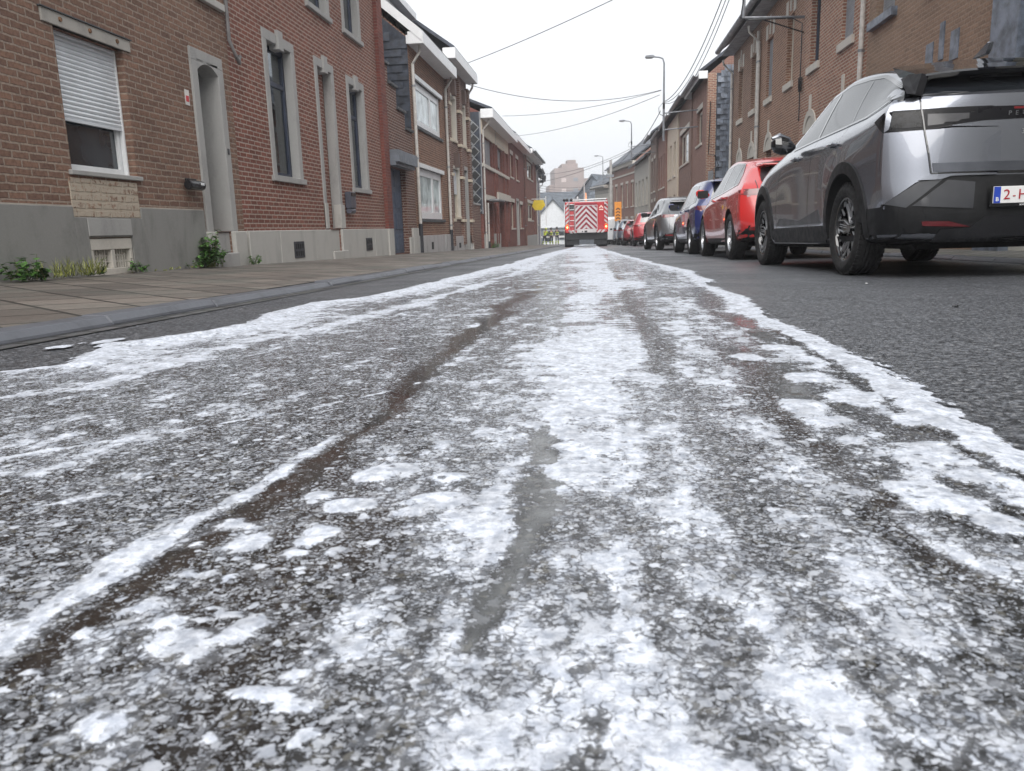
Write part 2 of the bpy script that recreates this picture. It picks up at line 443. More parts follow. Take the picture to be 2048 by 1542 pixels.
    # smooth pool in the middle, its grey sky reflection painted in
    PL = [(1085, 872, 12), (1100, 905, 32), (1100, 955, 46), (1085, 1010, 44), (1060, 1080, 30), (1030, 1150, 26), (985, 1220, 30), (950, 1300, 26)]
    add(dens, PL, -.6, 4); add(speck, PL, -.8, 4); add(wet, PL, 1.1, 3)
    # right of the middle: veined pale foam
    RF = [(1330, 600, 60), (1380, 750, 120), (1420, 900, 210), (1450, 1050, 300), (1450, 1250, 430), (1400, 1542, 560)]
    add(dens, RF, .15, 4); add(dens, [(1880, 960, 120), (1930, 1150, 240), (1950, 1350, 300), (2000, 1542, 340)], .15); add(dens, [(1620, 800, 90), (1700, 900, 120), (1800, 1000, 120)], .10); add(dens, [(300, 760, 260), (150, 850, 300), (0, 950, 300)], .07); add(speck, RF, .22)
    add(dens, [(1180, 1300, 160), (1150, 1542, 260)], .09)
    # tyre tracks
    T1 = [(1212, 510, 5), (1240, 560, 12), (1290, 660, 26), (1345, 760, 36), (1400, 860, 46), (1480, 980, 56), (1570, 1120, 70), (1700, 1300, 85), (1850, 1542, 110)]
    add(dens, T1, -.22, 3); add(speck, T1, -.12)
    add(dens, [(1202, 515, 3), (1225, 560, 8), (1262, 660, 14), (1290, 760, 18)], .10)
    c, wd, ok = curve(T1)
    tread = .5+.5*np.sin(Y*2*math.pi/.085)
    dens += ok*np.exp(-((X-c+.10)/.07)**4)*(tread-.5)*.34*np.clip((Y-1.6)/1.5, 0, 1)*(Y < 9)
    # dark wet patches to the right with rounded foam islands
    for pts, a in (([(1400, 580, 18), (1440, 630, 26), (1510, 655, 24), (1560, 690, 22)], -.34), ([(1450, 700, 26), (1520, 730, 44), (1600, 775, 50), (1700, 830, 60), (1790, 880, 52)], -.36),
                   ([(1500, 790, 20), (1560, 830, 32), (1640, 890, 34), (1700, 945, 40), (1745, 1000, 36), (1720, 1040, 30), (1800, 1090, 40), (1960, 1180, 60), (2100, 1280, 80)], -.46),
                   ([(1900, 960, 30), (1960, 1020, 50), (2048, 1080, 60)], -.3)):
        add(dens, pts, a, 3); add(speck, pts, -.12)
    add(brown, [(1400, 590, 20), (1500, 650, 26), (1530, 790, 20), (1640, 890, 34), (1745, 1000, 36), (1960, 1180, 60)], .6)
    add(wet, [(1400, 590, 30), (1440, 620, 40), (1500, 650, 40), (1545, 690, 30), (1560, 760, 40), (1640, 830, 60)], .7)
    add(dens, [(1780, 800, 34), (1860, 850, 44), (1900, 925, 46), (1990, 940, 30)], .22)
    # cracks seen through the foam
    for a in ([(1060, 860, 5), (1095, 1000, 6), (1085, 1050, 7), (1060, 1120, 8), (1000, 1190, 9), (955, 1290, 10)], [(1100, 1010, 5), (1075, 1080, 6), (1130, 1290, 8), (1190, 1400, 9), (1210, 1542, 10)]):
        add(dens, a, -.3, 4); add(speck, a, -.3)
    # rounded foam islands
    blob = [(165,1283,36,16),(350,1300,78,34),(395,1322,34,22),(340,1262,50,20),(470,1283,48,24),(505,1262,36,20),(520,1405,80,18),(590,1428,36,14),(420,1494,40,16),(456,1170,26,12),(395,1104,20,9),(460,1062,44,18),(505,1096,52,20),
            (300,1222,30,16),(378,1160,22,8),(420,1157,16,7),(590,1366,16,8),(625,1490,34,16),(205,1470,60,34),(460,1245,40,9),(590,1120,34,11),(620,1095,40,12),(650,1075,44,13),(700,1022,60,16),(640,1000,34,10),(560,1150,20,6),(600,1150,22,7),
            (240,1240,18,10),(120,1405,24,8),(60,1365,14,12),(430,1232,30,8),(660,1118,22,8),(820,1035,34,10),(795,1020,14,6),(740,960,40,10),(790,948,50,12),(880,1010,56,16),(900,965,44,10),(1960,968,60,20),(1850,932,40,16),(1700,800,60,14),(1830,850,40,12),
            (1620,760,44,10),(1890,1020,70,22),(2000,1060,50,20),(1820,990,60,18),(1560,700,30,6),(1490,720,30,7),(1600,815,44,10),(1660,850,40,10),(120,698,22,4),(215,686,24,5),(230,692,30,5),(165,690,10,2)]
    isl = np.zeros(X.shape)
    for bx, by, rx, ry in blob:
        x0, y0 = gnd(bx, by); y1 = gnd(bx, by-ry)[1]; y2 = gnd(bx, by+ry)[1]
        a = rx*y0/F; b = max((y1-y2)/2, .006)
        q = ((X-x0)/a)**2+((Y-(y1+y2)/2)/b)**2 + (vnoise(14, 10, 9)-.5)*.7
        isl = np.maximum(isl, np.clip(1.45-q, 0, 1))
    dens = np.where(isl > 0, np.maximum(dens, dens*(1-isl)+.98*isl), dens)
    cov = np.where((isl > .3) & (cov < .03), np.maximum(cov, (isl-.3)*.2), cov)
    keep = cov > -.10
    th = np.clip(dens-.35, 0, .7)*.006
    edge = np.exp(-((np.minimum(dL, 9)-.07)/.07)**2)*np.clip((Y-1.9)/.4, 0, 1)*.014*(1-np.clip((Y-14)/10, 0, 1))*(.5+vnoise(6, 4, 12))
    redge = np.exp(-((dR-.05)/.05)**2)*.005*(.4+vnoise(9, 9, 13))
    z = -SL*Y+.006+(th*.6+edge+redge*.7+isl*.0008+(vnoise(25, 25, 14)-.5)*.003*np.clip(dens, 0, 1))*np.clip(cov/.05, 0, 1)
    V = np.stack([X, Y, z], -1).reshape(-1, 3)
    idx = np.arange(ny*nx).reshape(ny, nx)
    kq = keep[:-1, :-1] | keep[1:, 1:]
    q = np.stack([idx[:-1, :-1], idx[:-1, 1:], idx[1:, 1:], idx[1:, :-1]], -1)[kq]
    used = np.unique(q); rem = -np.ones(ny*nx, int); rem[used] = np.arange(len(used)); q = rem[q]; V = V[used]
    me = bpy.data.meshes.new('foam'); me.vertices.add(len(V)); me.vertices.foreach_set('co', V.ravel())
    me.loops.add(q.size); me.loops.foreach_set('vertex_index', q.ravel().astype(np.int32))
    me.polygons.add(len(q)); me.polygons.foreach_set('loop_start', np.arange(0, q.size, 4, dtype=np.int32))
    me.update(calc_edges=True); me.polygons.foreach_set('use_smooth', np.ones(len(q), bool))
    ca = me.color_attributes.new('mark', 'FLOAT_COLOR', 'POINT')
    col = np.stack([dens, speck, brown, cov+.5], -1).reshape(-1, 4)[used]
    ca.data.foreach_set('color', col.astype(np.float32).ravel())
    at2 = me.attributes.new('pool', 'FLOAT', 'POINT'); at2.data.foreach_set('value', wet.reshape(-1)[used].astype(np.float32))
    # ---- material
    t = NT('foam_film'); v = t.obj()
    a = t.add('ShaderNodeAttribute', attribute_name='mark'); sp = t.add('ShaderNodeSeparateColor'); t.link(a.outputs['Color'], sp.inputs[0])
    D, S, B = sp.outputs; CV = t.math('SUBTRACT', a.outputs['Alpha'], .5)
    pool = t.add('ShaderNodeAttribute', attribute_name='pool').outputs['Fac']
    wob3 = t.noise(v, 34, 3, .6, 0, col=True)
    wv = t.add('ShaderNodeVectorMath', operation='MULTIPLY_ADD'); t.link(wob3, wv.inputs[0]); wv.inputs[1].default_value = (.016, .016, 0); t.link(v, wv.inputs[2]); vw = wv.outputs[0]
    flat = t.vec(v, (1, .8, .01))
    n1 = t.noise(flat, 8, 9, .66, .15); n2 = t.noise(flat, 26, 7, .66, .25); st1 = t.noise(t.vec(v, (1, .16, .01), (0, 0, R(9))), 15, 5, .62)
    s1 = t.math('ADD', t.math('MULTIPLY', t.math('SUBTRACT', n1, .5), 1.25), t.math('ADD', t.math('MULTIPLY', t.math('SUBTRACT', n2, .5), .95), t.math('MULTIPLY', t.math('SUBTRACT', st1, .5), .75)))
    f1v = t.math('ADD', D, s1)
    thin = t.mapr(f1v, .42, .70, 0, .17)
    wobf = t.noise(v, 130, 3, .6, 0, col=True)
    wv2 = t.add('ShaderNodeVectorMath', operation='MULTIPLY_ADD'); t.link(wobf, wv2.inputs[0]); wv2.inputs[1].default_value = (.011, .011, 0); t.link(vw, wv2.inputs[2]); vf = wv2.outputs[0]
    wobg = t.noise(v, 28, 5, .7, 0, col=True)
    wv3 = t.add('ShaderNodeVectorMath', operation='MULTIPLY_ADD'); t.link(wobg, wv3.inputs[0]); wv3.inputs[1].default_value = (.060, .045, 0); t.link(v, wv3.inputs[2]); vg = wv3.outputs[0]
    # lacy sheets: the dark veins between the cells widen as the foam thins out
    eA = t.voro(t.vec(vg, (1, .8, .01)), 38, 'DISTANCE_TO_EDGE'); eB = t.voro(t.vec(vf, (1, 1, .01)), 105, 'DISTANCE_TO_EDGE')
    wA = t.mapr(f1v, .38, .70, .24, -.09, False); wB = t.mapr(f1v, .44, .82, .28, -.18, False)
    lace = t.math('MULTIPLY', t.mapr(eA, wA, t.math('ADD', wA, .07)), t.mapr(eB, wB, t.math('ADD', wB, .16), .22, 1))
    f1 = t.math('MULTIPLY', lace, t.mapr(f1v, .40, .72, .6, 1))
    rs = t.noise(flat, 30, 4, .6)
    keepc = t.math('ADD', t.math('MULTIPLY', t.math('SUBTRACT', rs, .5), 1.8), S)
    def blobs(scale, lo, hi, soft, k0, k1):
        vo = t.add('ShaderNodeTexVoronoi', feature='F1'); t.link(vf, vo.inputs['Vector']); vo.inputs['Scale'].default_value = scale
        sc = t.add('ShaderNodeSeparateColor'); t.link(vo.outputs['Color'], sc.inputs[0])
        r_ = t.math('MULTIPLY', t.mapr(sc.outputs[0], 0, 1, lo, hi, False), t.mapr(keepc, 0, 1, k0, k1, False))
        return t.mapr(t.math('SUBTRACT', r_, vo.outputs['Distance']), -soft, soft), sc.outputs[1]
    b1, q1 = blobs(165, .10, .70, .09, .4, 1.25); b2, q2 = blobs(290, .08, .70, .11, .4, 1.25); b3, q3 = blobs(60, -1.1, .55, .06, .5, 1.2)
    sp_ = t.math('MAXIMUM', t.math('MULTIPLY', b1, t.mapr(q1, 0, 1, .26, .62)), t.math('MAXIMUM', t.math('MULTIPLY', b2, t.mapr(q2, 0, 1, .16, .46)), t.math('MULTIPLY', b3, t.mapr(q3, 0, 1, .5, .8))))
    pit = t.math('MULTIPLY', t.mapr(t.voro(vf, 75), .22, .10), .6)
    f1 = t.math('MULTIPLY', f1, t.math('SUBTRACT', 1, t.math('MULTIPLY', pit, t.mapr(rs, .42, .6))))
    f1 = t.math('MULTIPLY', f1, t.mapr(t.noise(flat, 17, 5, .7), .36, .60, .66, 1.0))
    pit2 = t.math('MULTIPLY', t.mapr(t.voro(vf, 42), .30, .16), t.mapr(t.noise(flat, 14, 3), .48, .62))
    f1 = t.math('MULTIPLY', f1, t.math('SUBTRACT', 1, t.math('MULTIPLY', pit2, .75)))
    nopool = t.math('SUBTRACT', 1, t.math('MULTIPLY', pool, .8), clamp=True)
    foamf = t.math('MAXIMUM', t.math('MAXIMUM', t.math('MULTIPLY', f1, .97), t.math('MULTIPLY', sp_, nopool)), t.math('MULTIPLY', thin, nopool), clamp=True)
    gr = t.voro(v, 120, out='Color'); sg = t.add('ShaderNodeSeparateColor'); t.link(gr, sg.inputs[0])
    wetc = t.mix(sg.outputs[0], (.007, .007, .007), (.030, .030, .030))
    wetc = t.mix(t.mapr(sg.outputs[1], .85, .95, 0, .7), wetc, (.12, .115, .10))
    wetc = t.mix(t.math('MULTIPLY', B, .85, clamp=True), wetc, t.mix(t.noise(v, 5, 4), (.020, .016, .014), (.056, .046, .040)))
    wetc = t.mix(t.math('MULTIPLY', pool, .6, clamp=True), wetc, (.17, .18, .185))  # pale grey paints the reflected sky into the pool colour
    white = t.mix(t.mapr(t.noise(flat, 60, 6, .7), .35, .62), (.44, .48, .56), (.76, .80, .88))
    c = t.mix(foamf, wetc, white)
    rough = t.math('ADD', t.mapr(foamf, 0, .8, .05, .5), t.math('MULTIPLY', n1, .12))
    h = t.math('ADD', t.math('MULTIPLY', foamf, 1.0), t.math('MULTIPLY', sg.outputs[0], .12))
    h = t.math('ADD', h, t.math('MULTIPLY', t.math('MULTIPLY', t.noise(v, 120, 4, .65), foamf), 1.0))
    h = t.math('ADD', h, t.math('MULTIPLY', t.math('MULTIPLY', n2, foamf), 1.2))
    nm = t.bump(h, .55, .004)
    rough = t.math('MULTIPLY', rough, t.math('SUBTRACT', 1, t.math('MULTIPLY', t.math('MINIMUM', pool, 1), t.mapr(foamf, .1, .4, .7, 0))))
    t.fin(c, rough, nm, spec=.28)
    tooth = t.math('MULTIPLY', t.math('SUBTRACT', t.noise(t.vec(v, (1, .5, .01)), 30, 5, .65), .5), .16)
    al = t.mapr(t.math('ADD', CV, tooth), -.004, .006)
    t.link(al, t.b.inputs['Alpha'])
    me.materials.append(t.m)
    o = bpy.data.objects.new('foam', me); COL.objects.link(o)
    return tag(o, 'white foam and grey suds spread in streaks over the wet middle of the street', 'foam', kind='stuff')
foam()
# ================================================================== HOUSES
FR_WHITE = plain('white_pvc', (.74, .75, .76), .35, var=.04)
FR_CREAM = plain('cream_paint', (.55, .50, .42), .5, var=.08)
FR_BLUE = plain('dark_blue_paint', (.035, .045, .075), .4, var=.15)
FR_GREY = plain('grey_paint', (.16, .18, .21), .45, var=.15)
FR_BROWN = plain('brown_wood', (.09, .05, .035), .55, var=.25)
ZINC = plain('zinc', (.27, .28, .30), .5, .3, var=.2)
PIPE_W = plain('pale_pipe', (.52, .50, .47), .5, var=.12, scale=9)
PIPE_B = plain('rust_pipe', (.16, .075, .06), .6, var=.25)
SHUT = plain('white_shutter', (.66, .69, .72), .4, var=.05)
SHUT_G = plain('grey_shutter', (.28, .29, .31), .5, var=.1)
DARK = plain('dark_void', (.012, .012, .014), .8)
CURTAIN = plain('pale_curtain', (.66, .68, .56), .9, var=.2, scale=14)
CURT_W = plain('white_curtain', (.62, .64, .66), .9, var=.12, scale=10)
BLUESTONE = stone('blue_stone', (.33, .325, .315), .55)
BLUEST2 = stone('grey_stone', (.42, .41, .385), .45)
PLASTER = stone('grey_render', (.23, .226, .215), .75, .8)
MARBLE = stone('veined_marble', (.40, .40, .40), .95, .4)
CREAM = stone('cream_render', (.56, .49, .39), .25)
PALEST = stone('pale_stone', (.50, .47, .42), .4)
SLATE = plain('slate_dark', (.032, .040, .058), .5, var=.3, scale=6, bump=.2)
SLATE_M = plain('slate_blue', (.14, .165, .21), .45, var=.35, scale=5, bump=.25)
GLASS = glass_dark(); CLEAR = glass_clear()
B_BROWN = brick('brick_brown', (.27, .160, .115), (.185, .112, .085), (.335, .262, .21), .215, .069, .0115, 1.1, .022, .3)
B_PATCH = brick('brick_patch', (0.351, 0.221, 0.156), (0.221, 0.130, 0.091), (0.468, 0.390, 0.299), .26, .08, .016, 1.0, .03, .2, pale=.8)
B_RED = brick('brick_red', (.265, .105, .076), (.18, .077, .057), (.42, .33, .28), .205, .066, .0105, .7, .010, .35)
B_DARK = brick('brick_dark', (0.169, 0.072, 0.052), (0.098, 0.043, 0.034), (0.338, 0.273, 0.234), .205, .067, .013, .6, .004, .3)
B_REDF = brick('brick_deep_red', (0.247, 0.081, 0.062), (0.163, 0.052, 0.043), (0.221, 0.130, 0.111), .205, .067, .009, .4, .004, .3)
B_ORANGE = brick('brick_orange', (0.407, 0.196, 0.130), (0.267, 0.121, 0.085), (0.505, 0.437, 0.357), .205, .066, .012, .6, .004, .3)
B_TAN = brick('brick_tan', (0.351, 0.242, 0.171), (0.267, 0.187, 0.134), (0.351, 0.272, 0.211), .205, .066, .010, .8, .004, .2)
B_GREYB = brick('brick_grey_brown', (0.247, 0.176, 0.143), (0.182, 0.130, 0.111), (0.286, 0.234, 0.208), .205, .067, .010, .4, .004, .3)
B_PINK = brick('brick_pink', (0.305, 0.169, 0.137), (0.247, 0.130, 0.104), (0.325, 0.234, 0.195), .205, .067, .009, .4, .004, .3)

class House:
    """local frame: u runs along the street (world +Y), out points to the street, z up from the base"""
    def __init__(s, name, side, X, y0, y1, ztop, mat, label, cat='house', depth=8.0, rot=0.0, group=None, zb=None):
        s.side, s.X, s.y0, s.y1, s.mat, s.depth = side, X, y0, y1, mat, depth
        s.zb = (GZ(y1)-.2) if zb is None else zb; s.H = ztop-s.zb; s.W = (y1-y0)
        s.sg = -1 if side == 'L' else 1
        s.e = empty(name, (X, y0, s.zb), R(90)+rot); tag(s.e, label, cat, group)
        s.holes = []
    def P(s, u, o, z): return (u, s.sg*o, z)
    def u(s, y): return y-s.y0
    def z(s, z): return z-s.zb
    def bx(s, mb, u0, u1, o0, o1, z0, z1): mb.box(u0, u1, s.sg*o0, s.sg*o1, z0, z1); return mb
    def piece(s, name, mat, boxes, parent=None, bevel=.004):
        if name in ('surround_base', 'brick_pier', 'shutter_rail', 'door_jamb_base', 'corner_pier', 'void') and len(boxes) > 1:
            return [s.piece(name, mat, [b], parent, bevel) for b in boxes][0]
        mb = MB()
        for b in boxes: s.bx(mb, *b)
        return mb.build(name, mat, parent or s.e, bevel=bevel)
    def wall(s, name='wall', rec=.24, top=None):
        """front with real openings and reveals, plus side walls and back; top: optional stepped outline [(u, z)...]"""
        W, H = s.W, s.H
        us = sorted({0, W} | {h[0] for h in s.holes} | {h[1] for h in s.holes} | ({p[0] for p in top} if top else set()))
        zs = sorted({0, H} | {h[2] for h in s.holes} | {h[3] for h in s.holes} | ({p[1] for p in top} if top else set()))
        zs = [z for z in zs if 0 <= z <= H]; us = [q for q in us if 0 <= q <= W]
        mb = MB()
        def tp(u):
            if not top: return H
            r = H
            for a, b in top:
                if u >= a-1e-6: r = b
            return r
        for i in range(len(us)-1):
            for j in range(len(zs)-1):
                a, b, c, d = us[i], us[i+1], zs[j], zs[j+1]; m, n = (a+b)/2, (c+d)/2
                if n > tp(a): continue
                if any(h[0] < m < h[1] and h[2] < n < h[3] for h in s.holes): continue
                mb.quad(s.P(a,0,c), s.P(b,0,c), s.P(b,0,d), s.P(a,0,d))
        for h in s.holes:
            a, b, c, d = h[:4]; r = h[4] if len(h) > 4 else rec
            mb.quad(s.P(a,0,c), s.P(a,0,d), s.P(a,-r,d), s.P(a,-r,c)); mb.quad(s.P(b,0,c), s.P(b,-r,c), s.P(b,-r,d), s.P(b,0,d))
            mb.quad(s.P(a,0,d), s.P(b,0,d), s.P(b,-r,d), s.P(a,-r,d)); mb.quad(s.P(a,0,c), s.P(a,-r,c), s.P(b,-r,c), s.P(b,0,c))
        hs, he = tp(0), tp(W-1e-3); D = -s.depth
        mb.quad(s.P(0,0,0), s.P(0,D,0), s.P(0,D,hs), s.P(0,0,hs)); mb.quad(s.P(W,0,0), s.P(W,0,he), s.P(W,D,he), s.P(W,D,0))
        mb.quad(s.P(0,D,0), s.P(W,D,0), s.P(W,D,he), s.P(0,D,hs))
        if top:
            for k, (a, z) in enumerate(top):
                b = top[k+1][0] if k+1 < len(top) else W
                mb.quad(s.P(a,0,z), s.P(b,0,z), s.P(b,-.3,z), s.P(a,-.3,z))
        else: mb.quad(s.P(0,0,H), s.P(W,0,H), s.P(W,D,H), s.P(0,D,H))
        o = mb.build(name, s.mat, s.e, fix=False)
        # consistent outward normals are not needed: every face is seen from one side only
        return o
    def hole(s, y0, y1, z0, z1, rec=.24): s.holes.append((s.u(y0), s.u(y1), s.z(z0), s.z(z1), rec))
    def window(s, y0, y1, z0, z1, frame=FR_WHITE, rec=.18, mull=(), trans=(), fw=.06, pane=None, curtain=None, shutter=0.0, shmat=None,
               sill=None, sillp=.06, silld=.09, over=.07, lintel=None, lint=(.09, .22, .012), surround=None, sw=.16, sp=.02, key=False, label=None, hole=True, head=None):
        a, b, c, d = s.u(y0), s.u(y1), s.z(z0), s.z(z1)
        if hole: s.holes.append((a, b, c, d, rec+.10) if not surround else (a-sw*.5, b+sw*.5, c, d+sw*.5, rec+.10))
        mb = MB(); f0, f1 = -rec-.05, -rec
        s.bx(mb, a, b, f0, f1, c, c+fw); s.bx(mb, a, b, f0, f1, d-fw, d); s.bx(mb, a, a+fw, f0, f1, c+fw, d-fw); s.bx(mb, b-fw, b, f0, f1, c+fw, d-fw)
        for m in mull: q = a+(b-a)*m; s.bx(mb, q-fw*.55, q+fw*.55, f0, f1-.006, c+fw, d-fw)
        for m in trans: q = c+(d-c)*m; s.bx(mb, a+fw, b-fw, f0, f1-.003, q-fw*.5, q+fw*.5)
        w = mb.build('window', frame, s.e, bevel=.004)
        if label: w['label'] = label
        s.piece('pane', pane or GLASS, [(a+fw*.5, b-fw*.5, -rec-.034, -rec-.028, c+fw*.5, d-fw*.5)], w, bevel=0)
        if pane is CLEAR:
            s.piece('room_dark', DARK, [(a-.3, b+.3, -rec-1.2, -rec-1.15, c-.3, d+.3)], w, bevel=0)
        if curtain is not None:
            m2 = MB(); n = 40; uu = [a+(b-a)*k/n for k in range(n+1)]
            for k in range(n):
                o0 = -rec-.14+.018*math.sin(k*1.9); o1 = -rec-.14+.018*math.sin((k+1)*1.9)
                if curtain == 'split' and .36 < k/n < .52: continue
                m2.quad(s.P(uu[k],o0,c), s.P(uu[k+1],o1,c), s.P(uu[k+1],o1,d), s.P(uu[k],o0,d))
            m2.build('curtain', CURTAIN if curtain != 'white' else CURT_W, w, smooth=True, fix=False)
        if shutter > 0:
            zt, zb_ = d, d-(d-c)*shutter; n = max(3, int((zt-zb_)/.042)); m2 = MB()
            for k in range(n):
                q0 = zb_+(zt-zb_)*k/n; q1 = zb_+(zt-zb_)*(k+1)/n; o = -rec+.03
                for t0, t1, oa, ob in ((0, .12, 0, 0.010), (.12, .5, .010, .016), (.5, .88, .016, .010), (.88, 1, .010, 0)):
                    z_a, z_b = q0+(q1-q0)*t0, q0+(q1-q0)*t1
                    m2.quad(s.P(a+.01,o+oa,z_a), s.P(b-.01,o+oa,z_a), s.P(b-.01,o+ob,z_b), s.P(a+.01,o+ob,z_b))
            s.bx(m2, a+.01, b-.01, -rec+.012, -rec+.046, zb_-.03, zb_)
            m2.build('roller_shutter', shmat or SHUT, w, fix=False)
            s.piece('shutter_rail', shmat or frame, [(a+.002, a+.03, -rec+.003, -rec+.052, c+.003, d-.003), (b-.03, b-.002, -rec+.003, -rec+.052, c+.003, d-.003)], w)
        if sill: s.piece('sill', sill, [(a-over, b+over, -rec+.002, sillp, c-silld, c+.001)], w, bevel=.006)
        if lintel: s.piece('lintel', lintel, [(a-lint[0], b+lint[0], -.06, lint[2], d, d+lint[1])], w, bevel=.005)
        if surround:
            bs = [(a-sw, a, -rec, sp, c, d), (b, b+sw, -rec, sp, c, d), (a-sw, b+sw, -rec, sp-.002, d, d+sw)]
            if key: m_ = (a+b)/2; bs.append((m_-.10, m_+.10, -rec+.02, sp+.035, d-.07, d+sw+.07))
            s.piece('surround', surround, bs, w, bevel=.006)
        if head:    # two dressed blocks above the opening
            m_ = (a+b)/2; s.piece('lintel', head, [(a-.16, a+.10, -.05, .015, d+.02, d+.42), (b-.10, b+.16, -.05, .015, d+.02, d+.42), (m_-.07, m_+.07, -.05, .022, d+.10, d+.62)], w)
        return w
    def door(s, y0, y1, z0, z1, mat=FR_GREY, rec=.22, surround=None, sw=.16, sp=.02, key=False, panels=3, glass=False, label=None, hole=True, step=None, handle=True, name='door'):
        a, b, c, d = s.u(y0), s.u(y1), s.z(z0), s.z(z1)
        if hole: s.holes.append((a, b, c, d, rec+.1) if not surround else (a-sw*.5, b+sw*.5, c, d+sw*.5, rec+.1))
        mb = MB(); s.bx(mb, a, b, -rec-.06, -rec, c, d)
        ph = (d-c)/panels
        for k in range(panels):
            for sx in (0, 1):
                w_ = (b-a)/2; s.bx(mb, a+w_*sx+.08, a+w_*(sx+1)-.06, -rec-.01, -rec+.014, c+ph*k+.08, c+ph*(k+1)-.05)
        o = mb.build(name, mat, s.e, bevel=.008)
        if label: o['label'] = label
        if handle: s.piece('handle', ZINC, [(a+.09, a+.12, -rec+.01, -rec+.06, c+1.0, c+1.03), (a+.09, a+.21, -rec+.045, -rec+.06, c+1.0, c+1.025)], o, bevel=.004)
        if glass: s.piece('pane', GLASS, [(a+.12, b-.12, -rec+.015, -rec+.02, c+(d-c)*.55, d-.15)], o, bevel=0)
        if surround:
            bs = [(a-sw, a, -rec, sp, c, d), (b, b+sw, -rec, sp, c, d), (a-sw, b+sw, -rec, sp-.002, d, d+sw)]
            if key: m_ = (a+b)/2; bs.append((m_-.10, m_+.10, -rec+.02, sp+.035, d-.07, d+sw+.08))
            s.piece('surround', surround, bs, o, bevel=.006)
        if step: s.piece('step', step, [(a-.1, b+.1, -rec, .05, c-.14, c-.002), (a-.05, b+.05, .051, .22, c-.30, c-.15)], o, bevel=.008)
        return o
    def roof(s, eave=.35, pitch=38, mat=None, fascia=None, soffit=None, fh=.22, gutter=True, dz=0.0, e0=.05, name='roof'):
        D = s.depth; Hh = s.H+dz; rise = (D/2)*math.tan(R(pitch)); dr = eave*math.tan(R(pitch))*.6
        th = .12; mb = MB(); W = s.W
        prof = [(eave, Hh+.03), (-D/2, Hh+rise+.03), (-D-.2, Hh+.03-.1), (-D-.2, Hh+.03-.1+th), (-D/2, Hh+rise+.03+th), (eave, Hh+.03+th)]
        mb.prism(prof, lambda o, z: s.P(-e0, o, z), lambda o, z: s.P(W+e0, o, z))
        r = mb.build(name, mat or SLATE, s.e, bevel=0)
        m3 = MB(); m3.prism([(0, Hh-.001), (-D/2, Hh+rise), (-D, Hh-.001)], lambda o, z: s.P(.001, o, z), lambda o, z: s.P(W-.001, o, z)); m3.build('gable', s.mat, s.e)
        if fascia:
            s.piece('fascia', fascia, [(-e0-.02, W+e0+.02, eave+.002, eave+.03, Hh-fh+.03, Hh+.10), (-e0-.02, -e0+.012, .03, eave+.001, Hh-fh+.03, Hh+.10), (W+e0-.012, W+e0+.02, .03, eave+.001, Hh-fh+.03, Hh+.10)], r, bevel=.006)
        if soffit: s.piece('soffit', soffit, [(-e0, W+e0, .003, eave, Hh-fh+.05, Hh-fh+.07)], r, bevel=0)
        if gutter:
            g = MB(); pr = [(eave+.03+.11*(1-math.cos(math.pi*k/8))/1.0*.9, Hh-.02-.09*math.sin(math.pi*k/8)) for k in range(9)]
            pr2 = pr+[(x, z+.012) for x, z in reversed(pr)]
            g.prism(pr2, lambda o, z: s.P(-e0, o, z), lambda o, z: s.P(W+e0, o, z)); g.build('gutter', ZINC, r)
        return r
    def pipe(s, y, z1, z0=None, mat=PIPE_W, r=.045, o=.07, top_o=None, foot=.0):
        u = s.u(y); zt = s.z(z1); zb_ = s.z(GZ(y)+PH) if z0 is None else s.z(z0); pts = []
        if top_o: pts += [s.P(u, top_o, zt+.12), s.P(u, top_o-.03, zt-.05), s.P(u, o, zt-.35)]
        else: pts += [s.P(u, o, zt)]
        pts += [s.P(u, o, zb_)]
        mb = MB(); mb.tube(pts, r, 12); p = mb.build('downpipe', mat, s.e, smooth=True)
        q = zt-.9; m2 = MB()
        while q > zb_+.6: m2.tube([s.P(u, o, q-.025), s.P(u, o, q+.025)], r+.009, 12); s.bx(m2, u-.008, u+.008, 0.0, o, q-.01, q+.01); q -= 1.9
        if m2.v: m2.build('pipe_clip', ZINC, p, smooth=True)
        if foot: MB().tube([s.P(u, o, zb_), s.P(u, o, zb_+foot)], r+.012, 12).build('pipe_shoe', plain('cast_iron', (.03, .032, .04), .5), p, smooth=True)
        return p
    def chimney(s, u, h=1.2, w=.8, d=.5, mat=None):
        D = s.depth; z = s.H+(D/2)*math.tan(R(38))-.4
        c = s.piece('chimney', mat or s.mat, [(u-w/2, u+w/2, -D/2-d/2, -D/2+d/2, z, z+h+.4)])
        s.piece('chimney_cap', ZINC, [(u-w/2-.05, u+w/2+.05, -D/2-d/2-.05, -D/2+d/2+.05, z+h+.4, z+h+.48)], c); return c

